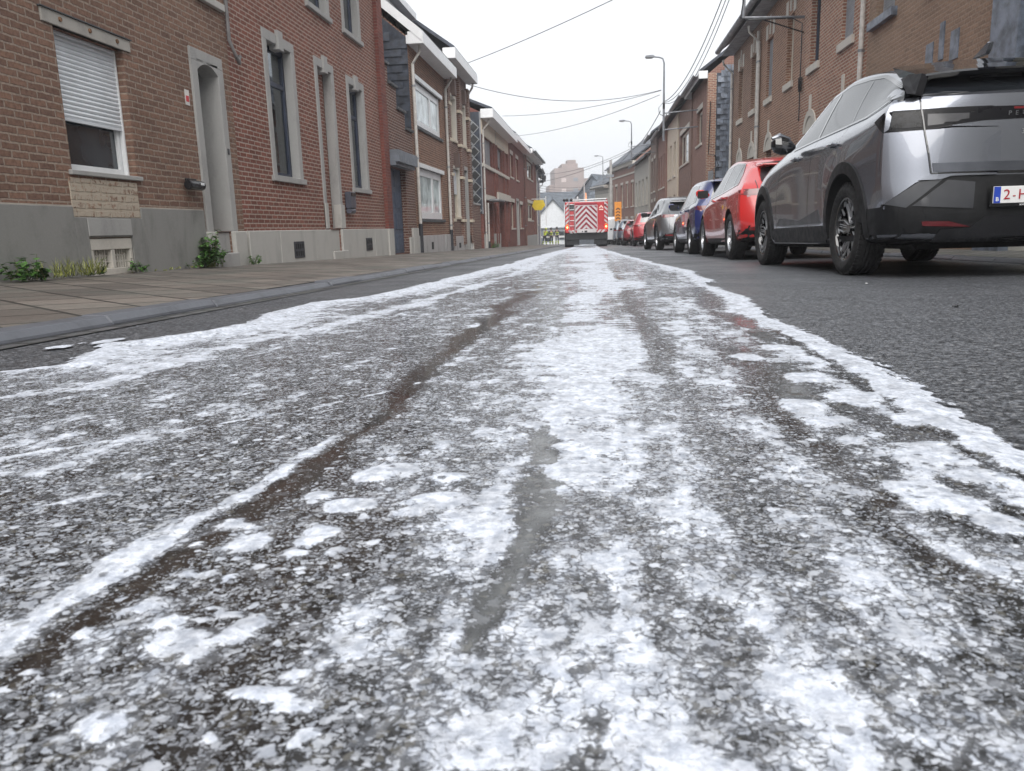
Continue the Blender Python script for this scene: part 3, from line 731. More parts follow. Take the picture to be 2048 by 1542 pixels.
# ---------------------------------------------------------------- left row
X0 = -5.0
h = House('terraced_house', 'L', X0, -9.0, 10.86, 6.6, B_BROWN, 'brown brick house with a half lowered white roller shutter and grey rendered base')
h.window(7.24, 8.34, 1.0, 2.30, FR_WHITE, .14, fw=.075, pane=GLASS, shutter=.61, sill=BLUESTONE, over=.05, sillp=.035, silld=.045)
h.piece('lintel', stone('concrete_lintel', (.36, .34, .31), .5), [(h.u(7.08), h.u(8.46), -.05, .02, h.z(2.30), h.z(2.42))])
for yy in (7.33, 7.77, 8.22):
    o = MB().lathe([(.0, 0), (.022, 0), (.022, .012), (.012, .016), (0, .016)], 10, 'y', (h.u(yy), 0, h.z(2.365))).build('lintel_bolt', plain('rusty_iron', (.19, .10, .05), .8, var=.4, scale=40), h.e, smooth=True); o.location.y = -.020; o.scale.y = -1
h.piece('lintel_flashing', plain('dark_lead', (.06, .065, .07), .6), [(h.u(7.06), h.u(8.48), -.02, .035, h.z(2.42), h.z(2.433))], bevel=.002)
h.door(9.90, 10.45, .40, 2.50, stone('worn_blue_paint', (.17, .185, .205), .9), .30, surround=BLUESTONE, sw=.15, sp=.03, panels=2)
h.piece('door_step', BLUESTONE, [(h.u(9.94), h.u(10.43), -.25, -.02, h.z(.12), h.z(.395)), (h.u(9.94), h.u(10.43), -.2, .10, h.z(-.09), h.z(.115))], bevel=.01)
h.piece('surround_base', BLUEST2, [(h.u(9.70), h.u(9.93), -.1, .06, h.z(-.1), h.z(.40)), (h.u(10.44), h.u(10.80), -.1, .06, h.z(-.1), h.z(.40))], bevel=.01)
def archhead(hh, y0, y1, zt, rise, mat, parent=None, rec=.2, n=10):
    a, b, z = hh.u(y0), hh.u(y1), hh.z(zt); mb = MB()
    for k in range(n):
        p, q = k/n, (k+1)/n; f = lambda t: z-rise*(2*t-1)**2
        ua, ub = a+(b-a)*p, a+(b-a)*q
        mb.quad(hh.P(ua,.028,f(p)), hh.P(ub,.028,f(q)), hh.P(ub,.028,z+.03), hh.P(ua,.028,z+.03))
        mb.quad(hh.P(ua,.028,f(p)), hh.P(ub,.028,f(q)), hh.P(ub,-rec,f(q)), hh.P(ua,-rec,f(p)))
    return mb.build('arch_head', mat, hh.e, fix=False)
h.hole(9.94, 10.43, -.09, .395, .3)
archhead(h, 9.90, 10.45, 2.502, .10, BLUESTONE)
# rendered base, split round the painted brick patch and the cellar vent
h.piece('plinth', PLASTER, [(h.u(-9), h.u(7.15), 0, .022, 0, h.z(.655)), (h.u(7.15), h.u(7.335), 0, .022, 0, h.z(.555)), (h.u(7.335), h.u(8.07), 0, .022, h.z(.36), h.z(.555)), (h.u(8.07), h.u(8.29), 0, .022, 0, h.z(.555)), (h.u(8.29), h.u(9.70), 0, .022, 0, h.z(.665))], bevel=.004)
h.piece('render_cap', plain('pale_mortar', (.42, .38, .33), .9), [(h.u(-9), h.u(7.15), 0, .014, h.z(.656), h.z(.668)), (h.u(8.29), h.u(9.70), 0, .014, h.z(.666), h.z(.678))], bevel=0)
h.piece('brick_patch', B_PATCH, [(h.u(7.16), h.u(8.285), 0, .012, h.z(.556), h.z(.93))], bevel=.003)
h.piece('stone_slab', BLUESTONE, [(h.u(7.33), h.u(8.06), .023, .032, h.z(.375), h.z(.545))], bevel=.003)
h.hole(7.345, 8.06, .0, .35, .3)
vent = h.piece('cellar_vent', PALEST, [(h.u(7.35), h.u(8.055), -.12, .012, h.z(.235), h.z(.345)), (h.u(7.35), h.u(8.055), -.12, .015, h.z(-.02), h.z(.045)), (h.u(7.35), h.u(7.39), -.12, .01, h.z(.045), h.z(.235)), (h.u(7.68), h.u(7.74), -.12, .01, h.z(.045), h.z(.235)), (h.u(8.01), h.u(8.055), -.12, .01, h.z(.045), h.z(.235))])
bars = []
for base in (7.41, 7.75):
    for k in range(6): bars.append((h.u(base+k*.043), h.u(base+k*.043+.018), -.08, -.035, h.z(.045), h.z(.235)))
    for zz in (.10, .165): bars.append((h.u(base-.02), h.u(base+.27), -.075, -.04, h.z(zz), h.z(zz+.018)))
h.piece('vent_bars', PALEST, bars, vent, bevel=.003)
h.piece('void', DARK, [(h.u(7.345), h.u(8.06), -.29, -.28, h.z(0), h.z(.35))], vent, bevel=0)
h.window(10.10, 10.72, 3.37, 4.9, FR_WHITE, .16, sill=BLUEST2, over=.06)
h.window(7.25, 8.35, 3.37, 4.9, FR_WHITE, .16, sill=BLUEST2, mull=(.5,))
for k, yy in enumerate((5.2, 1.2, -3.2)):
    h.window(yy-1.1, yy, 1.0, 2.5, FR_WHITE, .14, mull=(.5,), sill=BLUESTONE); h.window(yy-1.1, yy, 3.4, 4.9, FR_WHITE, .14, mull=(.5,), sill=BLUESTONE)
h.piece('number_plaque', plain('dark_plaque', (.05, .05, .055), .4), [(h.u(10.505), h.u(10.555), .03, .04, h.z(1.42), h.z(1.50))])
sg = h.piece('sticker', plain('white_sticker', (.62, .60, .58), .5), [(h.u(9.56), h.u(9.66), 0, .006, h.z(1.93), h.z(2.11))], bevel=0)
h.piece('red_band', plain('red_sticker', (.5, .04, .05), .5), [(h.u(9.575), h.u(9.645), .006, .009, h.z(1.97), h.z(2.04))], sg, bevel=0)
h.wall(); h.roof(.3, 38, fascia=FR_WHITE)
H1 = h

h = House('terraced_house', 'L', X0, 10.86, 18.9, 6.9, B_RED, 'red brick house with tall narrow blue framed windows in grey stone surrounds')
h.window(12.20, 13.17, 1.25, 3.26, FR_BLUE, .13, trans=(.72,), fw=.075, pane=CLEAR, curtain='split', sill=BLUESTONE, over=.20, sillp=.05, surround=BLUESTONE, sw=.15, sp=.018, key=True, label='tall blue framed window with a pale curtain in grey stone')
h.door(14.42, 15.17, .42, 3.30, B_RED, .16, surround=BLUESTONE, sw=.15, sp=.018, key=True, panels=1, handle=False, label='tall narrow entrance recess lined with red brick')
h.piece('door_jamb_base', BLUEST2, [(h.u(14.27), h.u(14.44), -.12, .03, h.z(.43), h.z(.88)), (h.u(15.15), h.u(15.40), -.12, .03, h.z(.43), h.z(.88))], bevel=.006)
h.window(16.24, 17.16, 1.25, 3.30, FR_BLUE, .13, trans=(.72,), fw=.075, pane=CLEAR, curtain='all', sill=BLUESTONE, over=.18, sillp=.05, surround=BLUESTONE, sw=.15, sp=.018, key=True)
h.window(14.24, 15.18, 4.30, 6.1, FR_BLUE, .13, trans=(.72,), fw=.075, sill=BLUESTONE, over=.18, surround=BLUESTONE, sw=.15, sp=.018, key=True)
h.window(16.25, 17.20, 4.32, 6.1, FR_BLUE, .13, trans=(.72,), fw=.075, sill=BLUESTONE, over=.18, surround=BLUESTONE, sw=.15, sp=.018, key=True)
h.window(11.9, 12.9, 4.32, 6.1, FR_BLUE, .13, trans=(.72,), fw=.075, sill=BLUESTONE, over=.18, surround=BLUESTONE, sw=.15, sp=.018, key=True)
h.piece('plinth', BLUEST2, [(h.u(10.90), h.u(12.0), 0, .05, 0, h.z(.405)), (h.u(12.005), h.u(13.6), 0, .052, 0, h.z(.405)), (h.u(13.605), h.u(14.45), 0, .05, 0, h.z(.405)), (h.u(15.1), h.u(17.35), 0, .05, 0, h.z(.41)), (h.u(17.355), h.u(18.45), 0, .053, 0, h.z(.41)), (h.u(18.455), h.u(18.9), 0, .09, 0, h.z(.41)), (h.u(14.452), h.u(15.098), -.1, -.02, 0, h.z(.41)), (h.u(14.452), h.u(15.3), .0, .08, 0, h.z(.0))], bevel=.008)
h.hole(14.452, 15.098, -.3, .41, .12)
for y0_, y1_ in ((12.53, 12.98), (16.62, 17.08)):
    v_ = h.piece('cellar_vent', plain('cast_iron', (.03, .032, .04), .5), [(h.u(y0_), h.u(y1_), .052, .062, h.z(-.05), h.z(.22))])
    h.piece('void', DARK, [(h.u(y0_)+.05+k*.095, h.u(y0_)+.11+k*.095, .0622, .064, h.z(q), h.z(q+.08)) for k in range(4) for q in (-.02, .10)], v_, bevel=0)
h.piece('brick_pier', B_REDF, [(h.u(18.45), h.u(18.9), 0, .09, h.z(.41), h.H)], bevel=.004)
h.wall(); h.roof(.3, 38, fascia=FR_WHITE)

# black tube letter box on the first house, grey letter box on the second
e = empty('letter_box', (-4.97, 9.40, .93)); tag(e, 'black tube shaped letter box fixed beside the grey stone door frame', 'letter box')
bk = plain('black_enamel', (.012, .012, .014), .25)
MB().lathe([(0, -.17), (.05, -.17), (.058, -.16), (.058, .16), (.05, .17), (0, .17)], 20, 'y', (.065, 0, .03)).build('tube', bk, e, smooth=True)
MB().box(0, .03, -.12, .12, .03, .11).build('bracket', bk, e, bevel=.005)
MB().box(.122, .128, .04, .12, .03, .06).build('flap', FR_WHITE, e, bevel=.001)
e = empty('letter_box', (-4.985, 15.66, .72)); tag(e, 'dark grey letter box with newspaper tube beside the stone doorway', 'letter box')
gb = plain('grey_enamel', (.075, .078, .10), .35)
MB().box(0, .12, -.17, .17, .10, .42).build('box', gb, e, bevel=.01)
MB().box(.121, .135, -.14, .14, .33, .40).build('flap', bk, e, bevel=.003)
MB().lathe([(0, -.15), (.055, -.15), (.055, .15), (0, .15)], 16, 'y', (.06, 0, .05)).build('newspaper_tube', gb, e, smooth=True)

# low annex with garage
h = House('garage_annex', 'L', X0, 18.9, 21.75, 4.35, B_DARK, 'low dark brick annex with stepped parapet over a blue garage door')
h.door(19.15, 20.75, -.22, 1.9, plain('garage_blue', (.06, .085, .13), .5), .14, panels=4, handle=False, name='garage_door')
h.piece('garage_lintel', FR_GREY, [(h.u(18.93), h.u(20.95), 0, .30, h.z(1.98), h.z(2.26)), (h.u(18.93), h.u(20.95), .05, .22, h.z(1.90), h.z(1.98))])
h.piece('plinth', BLUEST2, [(h.u(20.78), h.u(21.1), 0, .05, 0, h.z(.18)), (h.u(21.1), h.u(21.74), 0, .06, 0, h.z(.42))])
tops = [(0, h.z(4.25)), (h.u(19.45), h.z(3.85)), (h.u(20.2), h.z(3.35)), (h.u(21.0), h.z(2.95))]
for (ua, z_), ub in zip(tops, (h.u(19.45), h.u(20.2), h.u(21.0), h.W)): h.piece('coping', plain('dark_lead', (.06, .065, .07), .6), [(ua-.05, ub, -.33, .06, z_, z_+.06)])
h.wall(top=tops)

# house with slate gable and dormer
h = House('terraced_house', 'L', X0, 21.75, 26.7, 5.42, B_BROWN if False else B_ORANGE if False else brick('brick_warm_brown', (0.260, 0.124, 0.081), (0.143, 0.068, 0.049), (0.351, 0.260, 0.195), .205, .067, .012, .6), 'brown brick house with big white framed windows and a white dormer')
for (a_, b_, c_, d_) in ((22.35, 25.95, 3.22, 4.45), (22.33, 25.75, .68, 2.10)):
    h.window(a_, b_, c_, d_, FR_WHITE, .05, fw=.20, mull=(.62,), pane=glass_dark('pale_pane', (.30, .35, .36), .08, .01), sill=plain('dark_lead', (.06, .065, .07), .6), lintel=FR_WHITE, lint=(.14, .12, .06), sillp=.05)
h.piece('plinth', MARBLE, [(h.u(21.77), h.u(25.2), 0, .05, 0, h.z(.20)), (h.u(25.2), h.u(25.7), 0, .03, 0, h.z(.20)), (h.u(25.7), h.u(26.7), 0, .05, 0, h.z(.20))])
h.piece('vent_hole', DARK, [(h.u(23.4), h.u(23.7), .051, .053, h.z(-.22), h.z(.0))], bevel=0)
h.wall(); rf = h.roof(.42, 40, fascia=FR_WHITE, soffit=FR_WHITE, fh=.24, gutter=False)
h.pipe(21.95, 5.1, top_o=.3, foot=.8); h.pipe(26.62, 5.2, top_o=.3, foot=.7)
# slate cladding of the gable seen over the annex
mb = MB(); 
for r_ in range(22):
    for c_ in range(30):
        z0 = 2.75+r_*.20; q0 = -.02-(c_+(r_ % 2)*.5)*.30
        zl = 5.40+min(-q0, 4)*math.tan(R(40))
        if z0+.2 > zl or q0-.3 < -8: continue
        o = .012*random.random()
        mb.quad((-.030-o, -h.sg*(-q0), h.z(z0)-.03), (-.030-o, -h.sg*(-q0+.292), h.z(z0)-.03), (-.008, -h.sg*(-q0+.292), h.z(z0)+.20), (-.008, -h.sg*(-q0), h.z(z0)+.20))
o = mb.build('slate_cladding', SLATE, h.e, fix=False)
mb = MB(); mb.prism([(-.002, h.z(2.75)), (-8, h.z(2.75)), (-8, h.H), (-4, h.H+4*math.tan(R(40))-.05), (-.002, h.H-.04)], lambda o_, z_: h.P(-.007, o_, z_), lambda o_, z_: h.P(-.001, o_, z_)); mb.build('slate_backing', SLATE, h.e)
h.piece('verge_board', FR_WHITE, [(-.06, -.03, -.02+0, .42, h.H-.2, h.H+.02)])
mb = MB(); mb.prism([(.42, h.H-.15), (.42, h.H+.12), (-4, h.H+.12+4.42*math.tan(R(40))), (-4, h.H-.15+4.42*math.tan(R(40)))], lambda o_, z_: h.P(-.085, o_, z_), lambda o_, z_: h.P(-.052, o_, z_)); mb.build('barge_board', FR_WHITE, h.e)
dm = h.piece('dormer', SLATE, [(1.6, 4.4, -2.6, -1.0, h.H+.35, h.H+1.55)])
h.piece('dormer_roof', FR_WHITE, [(1.35, 4.65, -2.8, -.72, h.H+1.55, h.H+1.75)], dm); h.piece('dormer_window', FR_WHITE, [(1.65, 1.95, -1.0, -.95, h.H+.6, h.H+1.5), (2.9, 3.1, -1.0, -.95, h.H+.6, h.H+1.5), (4.05, 4.35, -1.0, -.95, h.H+.6, h.H+1.5), (1.95, 4.05, -1.0, -.95, h.H+1.38, h.H+1.5)], dm)
h.piece('dormer_pane', GLASS, [(1.95, 4.05, -1.0, -.97, h.H+.6, h.H+1.38)], dm, bevel=0)

h = House('terraced_house', 'L', X0, 26.7, 31.4, 6.05, B_DARK, 'dark brick house with cream stone bands and narrow cream windows')
h.piece('corner_pier', B_DARK, [(h.u(26.85), h.u(27.2), 0, .12, h.z(-.2), h.z(5.6)), (h.u(29.1), h.u(29.5), 0, .12, h.z(-.2), h.z(5.6)), (h.u(31.0), h.u(31.4), 0, .12, h.z(-.2), h.z(5.6))])
for a_, b_, c_, d_ in ((27.5, 28.7, 3.45, 4.85), (29.7, 30.75, 3.45, 4.85), (27.6, 28.9, .80, 2.45)):
    h.window(a_, b_, c_, d_, FR_CREAM, .12, fw=.14, sill=CREAM, surround=PALEST, sw=.10, sp=.03, shutter=.5 if c_ < 1 else 0)
    h.piece('keystone', stone('dark_keystone', (.12, .08, .07), .4), [(h.u((a_+b_)/2)-.16, h.u((a_+b_)/2)+.16, 0, .16, h.z(d_+.05), h.z(d_+.55))])
for z_ in (3.28, 4.45, 2.15, .62): h.piece('stone_band', CREAM, [(h.u(26.86), h.u(27.5)-.1, 0, .135, h.z(z_), h.z(z_+.10)), (h.u(29.0), h.u(29.6), 0, .135, h.z(z_), h.z(z_+.10)), (h.u(30.9), h.u(31.4), 0, .135, h.z(z_), h.z(z_+.10))])
h.door(29.8, 30.8, -.45, 2.55, FR_GREY, .25, surround=BLUESTONE, sw=.14, panels=3)
h.piece('plinth', MARBLE, [(h.u(26.72), h.u(29.6), 0, .06, 0, h.z(.12)), (h.u(31.0), h.u(31.4), 0, .06, 0, h.z(.12))])
h.piece('vent_hole', DARK, [(h.u(28.1), h.u(28.5), .061, .063, h.z(-.3), h.z(-.12))], bevel=0)
h.wall(); h.roof(.42, 38, fascia=FR_WHITE, soffit=FR_WHITE, fh=.26, gutter=False)
h.pipe(31.2, 5.7, top_o=.3)

# yard wall and gate in the gap
h = House('yard_wall', 'L', X0-.1, 31.4, 34.7, 1.35, B_DARK, 'low brick yard wall with a pale gate before the diamond slated gable', 'wall', depth=.3)
h.door(31.7, 32.5, -.45, 1.1, FR_CREAM, .1, panels=2, name='gate'); h.piece('coping', BLUESTONE, [(0, h.W, -.33, .04, h.H, h.H+.07)])
h.wall()

h = House('terraced_house', 'L', X0, 34.9, 45.3, 5.30, B_REDF, 'brick house with a cream upper panel and diamond slated side wall')
h.piece('cream_panel', CREAM, [(.02, h.W-.02, 0, .05, h.z(4.38), h.z(5.2))]); h.piece('panel_trim', PALEST, [(h.u(39.5), h.u(39.65), .05, .08, h.z(4.38), h.z(5.2)), (h.u(40.2), h.u(43.5), .05, .07, h.z(4.9), h.z(4.96)), (h.u(40.2), h.u(43.5), .05, .07, h.z(4.5), h.z(4.56))])
h.window(36.1, 38.5, 3.22, 4.38, FR_GREY, .15, shutter=1, shmat=SHUT_G); h.window(40.3, 42.4, 3.30, 4.36, FR_BROWN, .15, mull=(.5,), shutter=.8, shmat=SHUT_G)
h.piece('string_course', PALEST, [(.0, h.W, 0, .09, h.z(3.02), h.z(3.17))]); h.piece('brick_pier', B_REDF, [(h.u(q), h.u(q+.35), 0, .08, h.z(-.4), h.z(4.38)) for q in (38.9, 39.7, 42.8, 44.6)])
h.door(36.4, 38.2, -.65, 1.55, FR_CREAM, .25, panels=3); h.door(40.8, 44.3, -.72, 1.75, FR_GREY, .5, panels=4, handle=False, name='garage_door')
h.piece('lintel', PALEST, [(h.u(39.6), h.u(45.2), 0, .14, h.z(1.80), h.z(2.13)), (h.u(35.3), h.u(38.6), 0, .10, h.z(1.62), h.z(1.85))])
h.piece('door_canopy', ZINC, [(h.u(36.3), h.u(38.6), 0, .55, h.z(1.60), h.z(1.68))])
h.piece('plinth', BLUESTONE, [(h.u(38.3), h.u(40.7), 0, .05, 0, h.z(.1)), (0, h.u(36.2), 0, .05, 0, h.z(.1))])
h.wall(); h.roof(.55, 25, fascia=FR_WHITE, soffit=FR_WHITE, fh=.3, gutter=False); h.pipe(35.15, 4.9, top_o=.35); h.pipe(36.0, 1.5, foot=.3)
mb = MB(); gz = MB()
for r_ in range(18):
    for c_ in range(9):
        cz = 1.15+.25*r_; co = .30+(c_+(r_ % 2)*.5)*.52; s_ = .25
        if cz+s_ > 5.35: continue
        for M_, sc_, dx_ in ((mb, .80, .045), (gz, 1.0, .028)):
            k = s_*sc_
            M_.quad((-dx_, h.sg*-(co), h.z(cz-k)), (-dx_, h.sg*-(co+k), h.z(cz)), (-dx_, h.sg*-(co), h.z(cz+k)), (-dx_, h.sg*-(co-k), h.z(cz)))
h.piece('side_cladding', SLATE, [(-.024, -.002, -.002, -5.2, h.z(1.0), h.z(5.3))])
gz.build('diamond_edge', plain('pale_slate_edge', (.30, .31, .32), .6), h.e, fix=False); mb.build('diamond_slates', plain('diamond_slate', (.035, .036, .038), .5, var=.3), h.e, fix=False)
h.piece('corner_trim', ZINC, [(-.05, .0, -.04, .02, h.z(1.0), h.z(5.3))])

h = House('terraced_house', 'L', X0, 45.3, 55.2, 5.45, B_REDF, 'flat fronted red brick house with paired cream windows and white eaves')
for a_, b_ in ((46.6, 48.1), (49.8, 51.3)): h.window(a_, b_, 3.30, 4.6, FR_CREAM, .12, fw=.12, sill=PALEST, lintel=PALEST)
for a_, b_ in ((46.4, 48.4), (51.8, 53.6)): h.window(a_, b_, .35, 1.85, FR_CREAM, .12, fw=.12, sill=PALEST, lintel=PALEST)
h.door(49.6, 50.9, -.75, 2.0, FR_GREY, .2, surround=BLUESTONE)
h.wall(); h.roof(.5, 35, fascia=FR_WHITE, soffit=FR_WHITE, gutter=False); h.pipe(55.0, 5.2, mat=PIPE_B)

h = House('terraced_house', 'L', X0, 55.2, 66.0, 5.55, brick('brick_rose', (0.273, 0.107, 0.081), (0.208, 0.078, 0.061), (0.247, 0.143, 0.117), .205, .067, .009, .4), 'rose brick house behind the yellow diamond sign')
h.window(57.6, 62.6, 3.9, 5.15, FR_CREAM, .12, fw=.16, mull=(.33, .66), sill=PALEST, lintel=PALEST)
h.window(57.6, 62.5, .9, 2.15, FR_CREAM, .12, fw=.16, mull=(.5,), sill=PALEST, lintel=PALEST)
h.door(63.2, 64.6, -1.0, 1.6, FR_BROWN, .2)
h.piece('plinth', BLUESTONE, [(0, h.W, 0, .05, 0, h.z(-.2))])
h.wall(); h.roof(.6, 35, fascia=FR_WHITE, soffit=FR_WHITE); h.pipe(65.8, 5.2, top_o=.4); h.pipe(55.4, 5.2, mat=PIPE_B)

h = House('terraced_house', 'L', X0-.05, 66.0, 73.0, 5.15, plain('grey_violet_render', (.24, .24, .29), .8, var=.15), 'pale grey rendered narrow house with tall windows at the bend', rot=R(2))
for a_, b_ in ((67, 68.6), (70, 71.6)):
    for c_, d_ in ((3.2, 4.6), (.6, 2.1)): h.window(a_, b_, c_, d_, FR_WHITE, .1, fw=.15, sill=PALEST)
h.door(69.0, 69.8, -1.2, 1.4, FR_BROWN, .15)
h.wall(); h.roof(.4, 35); h.pipe(72.6, 4.8, top_o=.3)
h = House('terraced_house', 'L', X0-.30, 73.0, 83.0, 5.05, B_REDF, 'last dark red brick house of the left row at the bend', rot=R(4))
for a_, b_ in ((74, 75.8), (77, 78.8), (80, 81.8)):
    for c_, d_ in ((3.1, 4.5), (.5, 2.0)): h.window(a_, b_, c_, d_, FR_CREAM, .1, fw=.18, sill=PALEST)
h.wall(); h.roof(.5, 35, fascia=FR_GREY); h.pipe(82.6, 4.7, top_o=.4)
# ---------------------------------------------------------------- right row
XR0 = 5.0
PG = 'ground floor arch'
h = House('corner_house', 'R', XR0+.0, -6.0, 11.0, 6.6, FR_CREAM if False else plain('cream_siding', (.50, .49, .44), .6), 'house with cream boarding over a blue grey arched doorway frame')
mb = MB()
for k in range(24): h.bx(mb, 0, h.W, 0.001, .03, h.z(3.45)+k*.125, h.z(3.45)+k*.125+.115)
mb.build('siding_boards', plain('cream_siding', (.50, .49, .44), .6), h.e)
h.piece('arch_frame', SLATE_M, [(h.u(10.30), h.u(10.98), 0, .12, 0, h.z(3.3)), (h.u(6.6), h.u(10.98), 0, .12, h.z(3.05), h.z(3.45))])
h.window(8.2, 10.4, 2.1, 3.0, FR_BLUE, .3, mull=(.5,)); h.door(6.8, 8.0, -.1, 2.6, FR_BLUE, .3)
for yy in (4.5, 1.0, -3.0):
    for z_ in ((.9, 2.4), (3.7, 5.2)): h.window(yy-1.1, yy, *z_, FR_WHITE, .15, sill=PALEST)
h.wall(); h.roof(.4, 38)
h.pipe(10.97, 6.4)

h = House('terraced_house', 'R', XR0, 11.0, 16.05, 6.7, B_TAN, 'rough tan brick house with blue grey window sills behind the grey car')
h.window(14.75, 15.7, 3.78, 5.5, FR_BROWN, .18, shutter=1, shmat=SHUT_G, sill=SLATE_M, over=.14, sillp=.10, silld=.14)
h.window(12.2, 13.2, 3.78, 5.5, FR_BROWN, .18, shutter=1, shmat=SHUT_G, sill=SLATE_M, over=.14, sillp=.10, silld=.14)
h.window(12.3, 13.1, .9, 2.45, FR_BROWN, .18, shutter=1, shmat=SHUT_G, sill=SLATE_M, head=SLATE_M)
h.door(14.5, 15.3, -.1, 2.3, FR_BLUE, .25)
h.wall(); h.roof(.45, 38)

def brick_house(y0, y1, mat, label, wins, top=6.45, arches=(), fr=FR_WHITE):
    hh = House('terraced_house', 'R', XR0, y0, y1, top, mat, label)
    for a, b, kind in wins:
        hh.window(a, b, 3.84, 5.5, FR_BLUE if kind == 'b' else FR_CREAM if kind == 'c' else FR_BROWN, .13, shutter=1 if kind in 'gs' else 0, shmat=SHUT_G,
                  fw=.10 if kind == 'c' else .06, sill=PALEST, over=.10, sillp=.06, silld=.16, curtain=None, head=PALEST if kind not in 'b' else None, mull=(.5,) if kind == 'c' else ())
    for a, b in arches:
        hh.window(a, b, .7, 2.35, FR_BROWN, .15, sill=PALEST); n = 9; ua, ub = hh.u(a)-.16, hh.u(b)+.16; m_ = (ua+ub)/2; r0 = (hh.u(b)-hh.u(a))/2; r1 = r0+.17
        mb = MB()
        for k in range(n):
            t0, t1 = math.pi*k/n, math.pi*(k+1)/n; z = hh.z(2.36)
            p = [(m_-math.cos(t)*r, z+math.sin(t)*r*.9) for t, r in ((t0, r0), (t0, r1), (t1, r1), (t1, r0))]
            mb.prism(p, lambda u_, z_: hh.P(u_, .03, z_), lambda u_, z_: hh.P(u_, -.05, z_))
            mb.quad(hh.P(*(p[0][0], .006, p[0][1])), hh.P(p[3][0], .006, p[3][1]), hh.P(m_, .006, z), hh.P(m_, .006, z))
        mb.build('stone_arch', PALEST, hh.e)
        hh.piece('arch_head_block', PALEST, [(m_-.07, m_+.07, 0, .035, hh.z(2.36)+r1*.85, hh.z(2.36)+r1*.85+.35)])
    return hh
h = brick_house(16.05, 20.95, B_ORANGE, 'orange brown brick house with blue framed upper windows and cable bracket', [(16.95, 17.75, 's'), (19.4, 20.2, 'b')], arches=((19.5, 20.3), (17.0, 17.8)))
h.wall(); h.roof(.45, 38, soffit=ZINC, gutter=True); h.pipe(16.2, 6.2, top_o=.4)
h = brick_house(20.95, 26.0, brick('brick_orange_brown', (0.325, 0.163, 0.104), (0.221, 0.111, 0.072), (0.468, 0.364, 0.286), .205, .066, .012, .6), 'brown brick house with cream window and wide stone sills', [(21.85, 22.6, 'c'), (24.3, 25.1, 'g')], arches=((24.1, 24.9),))
h.wall(); h.roof(.45, 38, soffit=ZINC, gutter=True); h.pipe(25.95, 6.0, top_o=.4)
h = brick_house(26.0, 31.0, brick('brick_brown_grey', (0.260, 0.143, 0.098), (0.182, 0.101, 0.072), (0.416, 0.325, 0.260), .205, .066, .012, .6), 'end brick house of the near right row before the slate gable', [(26.75, 27.5, 'c'), (29.0, 29.8, 'c')], arches=((28.9, 29.7), (26.7, 27.5)))
h.wall(); h.roof(.45, 38, soffit=ZINC, gutter=True, fascia=None); h.pipe(30.9, 6.0, top_o=.4); h.pipe(26.1, 6.0)

# slate clad gable house and the rest of the row
def row_house(y0, y1, X, top, mat, label, ups, downs, fr=FR_CREAM, sill=PALEST, rot=0, roof=True, rf=.35, door=None, name='terraced_house', u=(3.2, 4.7), d=(.4, 1.9), head=None, fascia=None, mull=(), gut=True, pitch=38, eave=.35):
    hh = House(name, 'R', X, y0, y1, top, mat, label, rot=rot)
    for a, b in ups: hh.window(a, b, u[0], u[1], fr, .12, fw=.12, sill=sill, lintel=head, mull=mull)
    for a, b in downs: hh.window(a, b, d[0], d[1], fr, .12, fw=.12, sill=sill, lintel=head)
    if door: hh.door(door[0], door[1], G(y0)+.12, 1.6, FR_BROWN, .2)
    hh.wall()
    if roof: hh.roof(eave, pitch, fascia=fascia, gutter=gut)
    return hh
h = row_house(33.0, 38.0, 4.36, 6.05, B_PINK, 'pinkish brick house with its side wall clad in blue grey slates', [(34.6, 36.4)], [], u=(3.6, 5.0), head=PALEST, fascia=FR_WHITE, door=(33.8, 34.7))
h.piece('side_return', B_ORANGE, [(-.02, .0, -.32, .006, 0, h.H), (-.02, .25, .001, .014, 0, h.H)], bevel=0)
mb = MB(); rn = random.Random(4)
for r_ in range(31):
    for c_ in range(26):
        z0 = .1+r_*.20; o0 = -.36-(c_)*.26-(r_ % 2)*.13; zl = 5.95+min(-o0-.2, 4)*math.tan(R(38))
        if z0+.1 > zl: continue
        lift = .014 if (c_+r_*3+int(rn.random()*2)) % 3 else .050
        mb.quad((-.034-lift, h.sg*o0, h.z(z0)), (-.034-lift, h.sg*(o0-.245), h.z(z0)), (-.026, h.sg*(o0-.245), h.z(z0)+.24), (-.026, h.sg*o0, h.z(z0)+.24))
        mb.quad((-.034-lift, h.sg*o0, h.z(z0)), (-.034-lift, h.sg*(o0-.245), h.z(z0)), (-.02, h.sg*(o0-.245), h.z(z0)+.002), (-.02, h.sg*o0, h.z(z0)+.002))
mb.build('slate_shingles', SLATE_M, h.e, fix=False)
h.piece('slate_backing', plain('slate_backing_blue', (.04, .05, .07), .6), [(-.024, -.004, -.325, -8, 0, h.H)])
h.piece('meter_box', ZINC, [(-.14, -.03, -.05, -.25, h.z(2.0), h.z(2.35))])
MB().tube([h.P(-.08, -.15, h.z(2.35)), h.P(-.10, -.45, h.z(2.55)), h.P(-.09, -.30, h.z(2.95)), h.P(-.07, -.05, h.z(3.0)), h.P(-.06, -.1, h.z(5.0))], .018, 6).build('loose_cable', bk, h.e, smooth=True)
h = row_house(38.0, 43.5, 4.30, 6.1, plain('brown_render', (.20, .125, .10), .85, var=.15), 'brown rendered house with a wide cream window band', [(38.8, 42.9)], [(38.8, 42.9)], u=(3.2, 4.75), d=(.2, 1.25), mull=(.33, .66), head=PALEST, gut=True)
h.piece('cream_band', CREAM, [(.02, h.W, 0, .03, h.z(1.35), h.z(1.6))])
